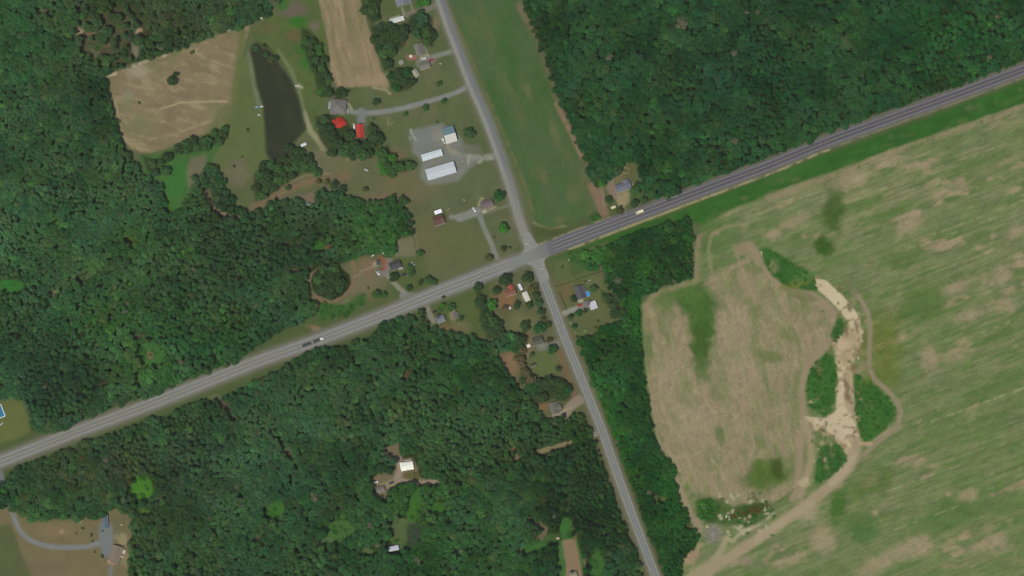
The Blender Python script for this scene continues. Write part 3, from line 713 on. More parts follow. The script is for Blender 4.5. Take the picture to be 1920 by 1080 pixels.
for pts, wd, c in (([(754, 14), (757, 24), (757, 32)], 3, (146, 144, 124)), ([(767, 2), (772, 12), (775, 24)], 2.5, (140, 132, 108)), ([(794, 86), (800, 98), (803, 106)], 3, (140, 138, 112)), ([(788, 107), (802, 103)], 4, (146, 140, 116)),
                   ([(648, 190), (656, 198), (660, 204)], 3.5, (156, 152, 124)), ([(652, 205), (651, 212)], 3, (154, 150, 122)), ([(914, 394), (930, 388)], 2, (168, 160, 130)), ([(904, 372), (900, 378), (898, 384)], 6, (142, 138, 108)), ([(728, 222), (727, 234), (736, 230)], 3, (124, 122, 84)),
                   ([(770, 243), (774, 254), (780, 262)], 4, (140, 150, 134)), ([(838, 268), (842, 280), (860, 288)], 5, (140, 134, 108)), ([(880, 292), (878, 306)], 5, (146, 144, 126)), ([(1185, 342), (1188, 350)], 2, (150, 140, 100)), ([(1140, 318), (1146, 330)], 5, (136, 124, 100)),
                   ([(1046, 778), (1058, 770), (1072, 764)], 3, (150, 140, 112)), ([(676, 508), (700, 500)], 3, (140, 128, 104)), ([(664, 520), (680, 512)], 2, (138, 126, 104))):
    stroke(pts, wd, c, 1.2, 0.85)
blob(1170, 372, 12, 18, (146, 134, 100), 0.9, 20)
blob(1160, 330, 16, 14, (118, 110, 80), 0.8)
blob(1180, 322, 16, 14, (98, 92, 60), 0.8)
blob(716, 488, 10, 10, (134, 92, 68), 0.9)
blob(704, 495, 6, 8, (142, 134, 104), 0.9)
blob(795, 605, 6, 8, (130, 92, 70), 0.8)
blob(770, 108, 12, 6, (140, 100, 86), 0.8, 15)
blob(757, 75, 12, 8, (118, 98, 78), 0.9, 20)
blob(815, 45, 8, 14, (122, 108, 84), 0.9)
blob(765, 50, 4, 8, (124, 96, 78), 0.7)
area([(1053, 1013), (1078, 1012), (1085, 1034), (1091, 1076), (1096, 1110), (1060, 1110), (1060, 1060)], (132, 114, 90), 2, 1, 'dirt_path', 0.06)
stroke([(1070, 975), (1080, 1000), (1078, 1012)], 5, (110, 96, 72), 2, 0.8)
stroke([(1094, 1040), (1100, 1085)], 5, (128, 118, 90), 2, 0.6)
# stony shoulders of the paved roads
stroke([q for q in HWY if q[0] < 1000], 33, (112, 110, 96), 5, 0.9)
stroke([q for q in HWY if q[0] > 985], 29, (106, 104, 96), 4, 0.85)
stroke([(q[0] + 6, q[1] + 14) for q in HWY if 1060 < q[0] < 1560], 4, (160, 150, 108), 1.5, 0.8, breakup=0.3)
stroke([(q[0] - 5, q[1] - 13) for q in HWY if 1010 < q[0] < 1150], 4, (150, 142, 102), 1.5, 0.7, breakup=0.25)
stroke([(q[0] + 5, q[1] + 13) for q in HWY if 1560 < q[0] < 1990], 4, (126, 122, 92), 1.5, 0.6, breakup=0.3)
stroke(NRD, 24, (116, 116, 100), 4, 0.8)
stroke(SRD, 24, (116, 114, 100), 4, 0.8)
# copses and tree belts around the lots: outline, spacing, radius, colours, label
COPSE = [
 ([(592, 218), (622, 212), (660, 236), (664, 262), (690, 262), (700, 234), (716, 240), (722, 262), (700, 288), (660, 292), (620, 286), (600, 262)], 15, 9, 'dddm', 'dark tree in the grove around the two red roofs', 'trees around the red roofs'),
 ([(710, 280), (726, 272), (736, 288), (742, 300), (768, 296), (776, 310), (764, 320), (740, 322), (716, 330), (712, 308)], 13, 8, 'bmmb', 'green tree in the clump west of the white barns', 'trees west of the white barns'),
 ([(566, 50), (584, 60), (600, 80), (612, 110), (622, 160), (616, 178), (596, 172), (590, 140), (576, 112), (566, 84)], 13, 7, 'dmdb', 'leafy tree in the belt west of the tan strip field', 'trees west of the strip field'),
 ([(592, 172), (640, 168), (662, 166), (655, 176), (604, 182)], 12, 6, 'dd', 'dark tree in the row below the tan strip field', 'trees below the strip field'),
 ([(676, -8), (704, -8), (712, 30), (700, 46), (688, 30)], 13, 8, 'mmd', 'tree in the belt at the head of the tan strip field', 'trees at the top by the strip field'),
 ([(694, 46), (715, 46), (742, 50), (760, 60), (762, 80), (744, 96), (735, 110), (742, 128), (722, 132), (706, 96), (698, 70)], 14, 9, 'ddmg', 'dark tree in the grove between strip field and grey house', 'trees between strip field and houses'),
 ([(730, 132), (766, 126), (776, 150), (770, 168), (748, 172), (732, 160)], 14, 9, 'ddf', 'dark tree in the clump left of the beige shed', 'trees by the beige shed'),
 ([(768, 28), (790, 22), (810, 30), (812, 56), (812, 88), (800, 84), (784, 70), (766, 62), (764, 44)], 14, 8, 'ddmg', 'tree in the grove between the white trailer and the side road', 'trees by the white trailer'),
 ([(788, -8), (808, -8), (804, 10), (790, 8)], 12, 7, 'bb', 'bright green tree at the top beside the side road', 'bright trees at the top'),
 ([(500, 302), (524, 296), (545, 274), (562, 272), (574, 288), (588, 310), (594, 326), (566, 322), (545, 338), (522, 354), (496, 372), (478, 378), (476, 330)], 14, 8, 'dmmd', 'tree in the belt below the southern tip of the pond', 'trees south of the pond'),
 ([(350, 268), (425, 238), (428, 258), (400, 272), (372, 284), (336, 288), (300, 304), (290, 300)], 14, 8, 'dmm', 'tree in the hedge below the tan field', 'trees below the tan field'),
 (ell(620, 528, 34, 28), 14, 8, 'ddm', 'dark tree inside the ring-shaped dirt path', 'trees inside the ring path'),
 ([(890, 535), (902, 540), (906, 575), (916, 600), (926, 634), (914, 636), (904, 600), (896, 570)], 13, 9, 'ddd', 'dark tree in the narrow belt west of the red-brown house', 'belt trees south of the highway'),
 ([(908, 560), (926, 585), (936, 600), (944, 634), (924, 634), (914, 600)], 14, 9, 'mdd', 'tree in the second row of the belt west of the red-brown house', 'inner belt trees south of the highway'),
 ([(966, 622), (986, 622), (990, 640), (980, 660), (990, 690), (1002, 716), (988, 726), (976, 700), (970, 660)], 13, 8, 'ddn', 'dark tree in the curved belt left of the olive roofed house', 'trees left of the olive roof'),
 ([(990, 730), (1008, 712), (1040, 704), (1060, 720), (1072, 744), (1058, 752), (1038, 746), (1014, 758), (998, 752)], 14, 9, 'ddf', 'dark tree in the wood corner above the grey L-shaped house', 'trees above the grey L-shaped house'),
 ([(1126, 545), (1146, 552), (1166, 566), (1172, 600), (1160, 598), (1142, 574), (1128, 562)], 14, 7, 'gdd', 'tree on the garden edge behind the white garage', 'trees behind the white garage'),
 ([(1196, 306), (1204, 330), (1204, 360), (1214, 378), (1226, 372), (1218, 330), (1208, 304)], 14, 8, 'dmd', 'tree at the wood edge behind the blue-grey house', 'trees behind the blue-grey house'),
 ([(1120, 300), (1142, 298), (1140, 330), (1120, 338), (1108, 320)], 14, 9, 'ddm', 'dark tree in the corner between green field and blue-grey house', 'trees beside the green field corner'),
 ([(470, 84), (480, 78), (498, 82), (512, 98), (520, 110), (508, 112), (492, 100), (476, 98)], 11, 6, 'dgo', 'dark tree overhanging the northern tip of the pond', 'trees at the north tip of the pond'),
 ([(268, 292), (300, 300), (312, 322), (296, 330), (276, 322)], 15, 8, 'mg', 'green tree in the hollow west of the bright meadow', 'trees west of the bright meadow'),
]
for q in COPSE:
    area(q[0], (54, 64, 42), 4, 0.85, None, 0.2)
# water
HGT = np.zeros_like(QX)
for pts, nm, c in ((POND, 'pond', (51, 55, 39)), (MARSH, 'pool', (58, 68, 48))):
    area(pts, (78, 82, 56), 7, 0.6, None, 0.2)
    w_, m = poly_mask(pts, 4.5)
    lay(w_, m, c, 1, 0.14)
    lay(w_, m * sstep(0.5, 0.75, fnoise(QX[w_], QY[w_], 26, 96, 3, 75, 2)), (60, 64, 42), 0.6)
    LAB[w_][m > 0.5] = label_id(nm)
    HGT[w_] -= 0.5 * m
HGT += 0.5 * (fnoise(QX, QY, 60, 95, 3) - 0.5) * (1 - sstep(0, 1, -HGT)) * sstep(16, 40, np.minimum(np.minimum(dseg(QX, QY, HWY), dseg(QX, QY, NRD)), dseg(QX, QY, SRD)))
def ground_z(px, py):
    p = P(px, py)
    i = int(np.clip(round((p.y - Y0) / CELL), 0, NY))
    j = int(np.clip(round((p.x - X0) / CELL), 0, NX))
    return float(HGT[i, j])

COVER = {'field': cover_mat('field_cover', 0.24, 1.4, 1.0, (-20, 4)), 'pond': cover_mat('pond_water', 0.08, 0.2, 0.35, None, 0.3), 'pool': cover_mat('pool_water', 0.08, 0.2, 0.2, None, 0.5),
         'sand': cover_mat('sand_cover', 0.10, 0.6), 'driveway': cover_mat('gravel_drive', 0.10, 0.8), 'gravel_yard': cover_mat('gravel_cover', 0.10, 0.7), 'dirt_path': cover_mat('dirt_cover', 0.10, 0.6)}
MAT_GRASS = cover_mat('grass_cover', 0.2, 0.9)
MAT_FLOOR = cover_mat('woodland_cover', 0.22, 0.5)
cell_lab = LAB[:-1, :-1]
vid = np.arange((NY + 1) * (NX + 1)).reshape(NY + 1, NX + 1)
allV = np.stack([gx, gy, HGT], -1).reshape(-1, 3)
allC = ALB.reshape(-1, 3)
for i, nm in enumerate(LABELS):
    r, c = np.where(cell_lab == i)
    if len(r) == 0:
        continue
    F = np.stack([vid[r, c], vid[r, c + 1], vid[r + 1, c + 1], vid[r + 1, c]], -1)
    u, inv = np.unique(F, return_inverse=True)
    me = np_mesh(nm, allV[u], inv.reshape(F.shape), [COVER.get(nm, MAT_FLOOR if nm in ('forest_floor', 'scrub_floor') else MAT_GRASS)], allC[u])
    tag(link(bpy.data.objects.new(nm, me)), kind='structure')
# the country beyond the picture
m, n, l, b = new_mat('far_ground')
gp = n.new('ShaderNodeNewGeometry')
nz = n.new('ShaderNodeTexNoise')
nz.inputs['Scale'].default_value = 0.004
nz.inputs['Detail'].default_value = 6
l.new(gp.outputs['Position'], nz.inputs['Vector'])
cr = n.new('ShaderNodeValToRGB')
cr.color_ramp.elements[0].position = 0.42
cr.color_ramp.elements[0].color = (*alb((52, 74, 44)), 1)
cr.color_ramp.elements[1].position = 0.62
cr.color_ramp.elements[1].color = (*alb((104, 112, 74)), 1)
l.new(nz.outputs['Fac'], cr.inputs['Fac'])
l.new(cr.outputs['Color'], b.inputs['Base Color'])
b.inputs['Roughness'].default_value = 1.0
bm = bmesh.new()
G = 2400.0
for (x0, x1, y0, y1) in ((-G, X0, -G, G), (X1, G, -G, G), (X0, X1, -G, Y0), (X0, X1, Y1, G), (X0, X1, Y0, Y1)):
    v = [bm.verts.new(p) for p in ((x0, y0, -2.0), (x1, y0, -2.0), (x1, y1, -2.0), (x0, y1, -2.0))]
    bm.faces.new(v)
bmesh.ops.remove_doubles(bm, verts=bm.verts[:], dist=0.01)
tag(mesh_obj('ground', bm, m), kind='structure')

# ------------------------------------------------------------------ paved roads with markings
def ribbon(pts, half, z, nacross=2, colf=None, base=None):
    q = [P(*p) for p in pts]
    V, F, C = [], [], []
    for i, p in enumerate(q):
        d = (q[min(i + 1, len(q) - 1)] - q[max(i - 1, 0)])
        d.normalize()
        nrm = Vector((-d.y, d.x, 0))
        h = half(pts[i]) if callable(half) else half
        lo, hi = h if isinstance(h, tuple) else (-h, h)
        for k in range(nacross):
            t = lo + (hi - lo) * k / (nacross - 1)
            V.append((*(p + nrm * t).xy, z))
            if colf:
                C.append(colf(pts[i], k / (nacross - 1), i))
    for i in range(len(q) - 1):
        for k in range(nacross - 1):
            a = i * nacross + k
            F.append((a, a + 1, a + nacross + 1, a + nacross))
    F = np.array(F)[:, ::-1]
    return V, F, (np.array(C) if colf else None)
MAT_ROAD = cover_mat('asphalt', 0.08, 0.7, 0.95)
LINE_W = paint_mat((196, 194, 182), rough=0.8, grain=0.25, scale=0.4)
LINE_Y = paint_mat((176, 164, 118), rough=0.8, grain=0.25, scale=0.4)
def hwy_half(p):
    x = p[0]
    a = 5.6 if x < 960 else 4.7
    a += 2.1 * math.exp(-((x - 1090) / 110.0) ** 2) if x > 990 else 0.9 * math.exp(-((x - 880) / 120.0) ** 2)
    return a
rr = np.random.RandomState(9)
def hwy_col(p, t, i):
    x = p[0]
    e = float(sstep(988, 1030, x)) * (0.72 + 0.28 * float(sstep(1040, 1350, x)))
    west, east = np.array((122, 123, 117.0)), np.array((90, 89, 95.0))
    c = west * (1 - e) + east * e
    edge = abs(t - 0.5) * 2
    if edge > 0.78:
        c = c * 0.35 + np.array((108, 108, 106)) * 0.65 if e > 0.3 else c * 0.6 + np.array((128, 126, 114)) * 0.4
    tr = math.cos((t - 0.5) * 2 * math.pi * 4.0)
    c = c * (1 + 0.035 * tr)
    if 930 < x < 1030:
        c = c * 0.5 + np.array((128, 129, 121)) * 0.5
    return alb(c * (1 + 0.03 * (rr.rand() - 0.5)))
V, F, C = ribbon(HWY, hwy_half, 0.34, 17, hwy_col)
hw = tag(link(bpy.data.objects.new('highway', np_mesh('highway', V, F, [MAT_ROAD], C))), kind='structure')
def side_half(p):
    return 4.0
def n_col(p, t, i):
    c = np.array((133, 134, 124.0)) if t < 0.5 else np.array((112, 114, 113.0))
    if p[1] > 300:
        k = min(1, (p[1] - 300) / 120)
        c = c * (1 - k) + np.array((128, 128, 118.0)) * k
    return alb(c * (1 + 0.04 * (rr.rand() - 0.5)))
def s_col(p, t, i):
    c = np.array((121, 124, 119.0)) * (1 + 0.04 * math.cos((t - 0.5) * 2 * math.pi * 3))
    if abs(t - 0.5) > 0.42:
        c = np.array((128, 128, 112.0))
    return alb(c * (1 + 0.04 * (rr.rand() - 0.5)))
V, F, C = ribbon(NRD, side_half, 0.26, 9, n_col)
nr = tag(link(bpy.data.objects.new('side_road', np_mesh('side_road', V, F, [MAT_ROAD], C))), kind='structure')
V, F, C = ribbon(SRD, side_half, 0.26, 9, s_col)
sr = tag(link(bpy.data.objects.new('side_road', np_mesh('side_road', V, F, [MAT_ROAD], C))), kind='structure')
bm = bmesh.new()
bm.faces.new([bm.verts.new((*P(x, y).xy, 0.30)) for x, y in smooth_line(JUNC + [JUNC[0]], 4)[:-1]][::-1])
tag(mesh_obj('intersection', bm, paint_mat((131, 132, 122), rough=0.95, grain=0.16, scale=0.2)), kind='structure')
def marking(name, pts, off, wd, z, mat, parent):
    V, F, _ = ribbon(pts, (off - wd / 2, off + wd / 2), z)
    o = link(bpy.data.objects.new(name, np_mesh(name, V, F, [mat])), parent)
    return o
west = [q for q in HWY if q[0] < 962]
east = [q for q in HWY if q[0] > 1030]
far_e = [q for q in HWY if q[0] > 1180]
for seg in (west, east):
    e_ = 3.7 if seg is west else 3.55
    marking('edge_line', seg, e_, 0.16, 0.40, LINE_W, hw)
    marking('edge_line', seg, -e_, 0.16, 0.40, LINE_W, hw)
    marking('centre_line', seg, 0.16, 0.12, 0.40, LINE_Y, hw)
    marking('centre_line', seg, -0.16, 0.12, 0.40, LINE_Y, hw)
marking('centre_line', [q for q in NRD if q[1] < 440], 0.1, 0.10, 0.31, LINE_Y, nr)
seg = [q for q in SRD if q[1] > 530]
marking('centre_line', seg, 0.1, 0.10, 0.31, LINE_Y, sr)
marking('edge_line', seg, 2.9, 0.10, 0.31, LINE_W, sr)
marking('edge_line', seg, -2.9, 0.10, 0.31, LINE_W, sr)
o = marking('stop_line', [(984, 458), (991, 456)], 0, 0.5, 0.38, LINE_W, nr)
o = marking('stop_line', [(1012, 506), (1019, 503)], 0, 0.5, 0.38, LINE_W, sr)

# ------------------------------------------------------------------ trees
TREE_GAIN = 1.9          # a crown is half in its own shade: leaves are lighter than the crown looks from above
def leaf_mat(name, source):
    m, n, l, b = new_mat(name)
    out = n['Material Output']
    if source == 'instancer':
        at = n.new('ShaderNodeAttribute')
        at.attribute_type = 'INSTANCER'
        at.attribute_name = 'tint'
        csock = at.outputs['Color']
    else:
        at = n.new('ShaderNodeObjectInfo')
        csock = at.outputs['Color']
    ge = n.new('ShaderNodeNewGeometry')
    mp = n.new('ShaderNodeMapRange')
    mp.inputs['To Min'].default_value = 0.72
    mp.inputs['To Max'].default_value = 1.28
    l.new(ge.outputs['Random Per Island'], mp.inputs['Value'])
    sc = n.new('ShaderNodeVectorMath')
    sc.operation = 'SCALE'
    l.new(csock, sc.inputs[0])
    l.new(mp.outputs[0], sc.inputs['Scale'])
    b.inputs['Roughness'].default_value = 0.85
    b.inputs['Specular IOR Level'].default_value = 0.1
    l.new(sc.outputs[0], b.inputs['Base Color'])
    tr = n.new('ShaderNodeBsdfTranslucent')
    l.new(sc.outputs[0], tr.inputs['Color'])
    mix = n.new('ShaderNodeMixShader')
    mix.inputs[0].default_value = 0.3
    l.new(b.outputs[0], mix.inputs[1])
    l.new(tr.outputs[0], mix.inputs[2])
    l.new(mix.outputs[0], out.inputs['Surface'])
    return m
LEAF_I = leaf_mat('leaves_wood', 'instancer')
LEAF_O = leaf_mat('leaves_tree', 'object')
BARK = paint_mat((62, 50, 40), rough=0.95, raw=True, grain=0.3, scale=3)
def quads_from(C, N, S, rs):
    """leaf clumps: centres, normals, sizes -> bent quads"""
    N = N / np.linalg.norm(N, axis=1, keepdims=True)
    A = np.cross(N, rs.normal(size=N.shape))
    A /= np.linalg.norm(A, axis=1, keepdims=True)
    B = np.cross(N, A)
    s = S[:, None]
    asp = (0.7 + 0.5 * rs.rand(len(C)))[:, None]
    V = np.stack([C - A * s - B * s * asp, C + A * s - B * s * asp * 0.8, C + A * s * 0.8 + B * s * asp, C - A * s * 0.9 + B * s * asp], 1)
    return V.reshape(-1, 3), np.arange(len(C) * 4).reshape(-1, 4)
def crown_round(seed, n=300, depth=0.95, lobes=9, spread=0.62):
    """leafy crown of unit radius, its base at z = 0"""
    rs = np.random.RandomState(seed)
    L = []
    for i in range(lobes):
        a = 2 * math.pi * (i / lobes * 1.0 + rs.rand() * 0.12) * (1 if i % 3 else 0.37)
        r = spread * math.sqrt(rs.rand()) if i % 3 == 0 else spread * (0.75 + 0.35 * rs.rand())
        z = depth * (0.95 - 0.55 * (r / spread) ** 2 + 0.25 * (rs.rand() - 0.5))
        L.append((r * math.cos(a), r * math.sin(a), z, 0.30 + 0.17 * rs.rand()))
    L.append((0.1 * rs.randn(), 0.1 * rs.randn(), depth * 0.95, 0.42))
    L = np.array(L)
    C, N, S = [], [], []
    while len(C) < n:
        k = rs.randint(len(L))
        d = rs.normal(size=3)
        d /= np.linalg.norm(d)
        if d[2] < -0.25:
            d[2] = -d[2]
        p = L[k, :3] + d * L[k, 3] * np.array((1, 1, 0.8)) * (0.82 + 0.22 * rs.rand())
        inside = False
        for j in range(len(L)):
            if j != k and np.linalg.norm((p - L[j, :3]) / np.array((1, 1, 0.8))) < L[j, 3] * 0.85:
                inside = True
                break
        if inside:
            continue
        C.append(p)
        N.append(d * 0.9 + 0.38 * rs.normal(size=3) + np.array((0, 0, 0.55)))
        S.append(0.075 + 0.055 * rs.rand())
    return quads_from(np.array(C), np.array(N), np.array(S), rs)
def crown_cone(seed, n=260, depth=2.0):
    """needle crown: tiers of drooping boughs"""
    rs = np.random.RandomState(seed)
    C, N, S = [], [], []
    tiers = 8
    for t in range(tiers):
        f = t / (tiers - 1)
        R = 1.0 * (1 - f) ** 0.75 + 0.10
        z = depth * (0.08 + 0.9 * f)
        nb = 8 if t < 5 else 5
        off = rs.rand() * 6
        for b in range(nb):
            a = off + 2 * math.pi * b / nb + 0.2 * rs.randn()
            Rb = R * (0.8 + 0.3 * rs.rand())
            m_ = max(2, int(Rb * 6))
            for k in range(m_):
                r = Rb * (k + 0.6) / m_
                C.append((r * math.cos(a) + 0.04 * rs.randn(), r * math.sin(a) + 0.04 * rs.randn(), z - 0.28 * r + 0.04 * rs.randn()))
                N.append((0.45 * math.cos(a) + 0.4 * rs.randn(), 0.45 * math.sin(a) + 0.4 * rs.randn(), 1.0))
                S.append(0.10 + 0.05 * rs.rand())
    return quads_from(np.array(C), np.array(N), np.array(S), rs)
ROUND = [crown_round(s, 300, 0.78 + 0.06 * (s % 4), 7 + s % 4, 0.58 + 0.03 * (s % 3)) for s in range(8)]
CONE = [crown_cone(50 + s, depth=1.5 + 0.25 * s) for s in range(3)]
SHRUB = [crown_round(80 + s, 110, 0.7, 5, 0.5) for s in range(3)]
LOW = [crown_round(90 + s, 60, 0.28, 6, 0.6) for s in range(3)]
PROTO = ROUND + CONE + SHRUB + LOW
proto_col = bpy.data.collections.new('crown_kinds')
CROWN_ME = []
for i, (V, F) in enumerate(PROTO):
    meI = np_mesh('wood_crown_%02d' % i, V, F, [LEAF_I])
    o = bpy.data.objects.new('wood_crown_%02d' % i, meI)
    proto_col.objects.link(o)
    meO = np_mesh('crown', V, F, [LEAF_O])
    CROWN_ME.append(meO)
def trunk_mesh(seed, kind):
    """unit tall trunk with limbs; scaled by tree height"""
    rs = random.Random(seed)
    bm = bmesh.new()
    top = 0.95 if kind == 'cone' else 0.62
    p = Vector((0, 0, -0.02))
    r = 0.022
    for k in range(4):
        q = Vector((rs.uniform(-.012, .012), rs.uniform(-.012, .012), top * (k + 1) / 4))
        tube(bm, p, q, r, r * 0.78, 7)
        p, r = q, r * 0.78
    for k in range(6):
        a = k * 2.4 + rs.random()
        z = top * (0.55 + 0.07 * k)
        tube(bm, (0, 0, z), (0.16 * math.cos(a), 0.16 * math.sin(a), z + (0.02 if kind == 'cone' else 0.15)), 0.008, 0.003, 5)
    me = bpy.data.meshes.new('trunk')
    bm.to_mesh(me)
    bm.free()
    me.materials.append(BARK)
    return me
TRUNKS = [trunk_mesh(1, 'round'), trunk_mesh(2, 'round'), trunk_mesh(3, 'cone')]
TC = {'d': (55, 70, 49), 'm': (60, 83, 53), 'b': (60, 98, 48), 'o': (72, 76, 50), 'p': (92, 120, 88), 'g': (56, 78, 56), 'f': (48, 76, 48), 'n': (84, 78, 60)}
rt = random.Random(21)
def tree_tint(c, jit=0.12):
    a = alb(c, TREE_GAIN) * np.array((1.0, 1.0, 0.86))
    k = 1 + jit * rt.uniform(-1, 1)
    a = a * k * np.array((1 + 0.08 * rt.uniform(-1, 1), 1, 1 + 0.08 * rt.uniform(-1, 1)))
    return np.clip(a, 0.01, 0.6)
def tree(name, px, py, r_px, c, label, group=None, kind='round', cat='tree'):
    R = r_px * MPP
    if kind == 'cone':
        idx = 8 + rt.randrange(3)
        depth = R * (1.5 + 0.25 * (idx - 8))
        H = depth + R * 0.6
        crown_z = H - depth
        tk = 2
    elif kind == 'shrub':
        idx = 11 + rt.randrange(3)
        depth = R * 1.1
        H = depth
        crown_z = 0.05
        tk = 0
    else:
        idx = rt.randrange(8)
        depth = R * 1.35
        H = min(depth + 1.2 + R * 0.6, 16)
        crown_z = H - depth
        tk = rt.randrange(2)
    p = P(px, py, crown_z + 0.5 * depth)
    gz = ground_z(px, py)
    t = thing(name, label, cat, (p.x, p.y, gz), rt.uniform(0, 6.28), group)
    tr = bpy.data.objects.new('trunk', TRUNKS[tk])
    link(tr, t)
    s = H if kind != 'shrub' else H * 0.8
    tr.scale = (s * 0.9, s * 0.9, s)
    cr_ = bpy.data.objects.new('crown', CROWN_ME[idx])
    link(cr_, t)
    cr_.location = (0, 0, crown_z)
    cr_.scale = (R * rt.uniform(.93, 1.07), R * rt.uniform(.93, 1.07), R)
    cr_.color = (*tree_tint(c), 1)
    return t

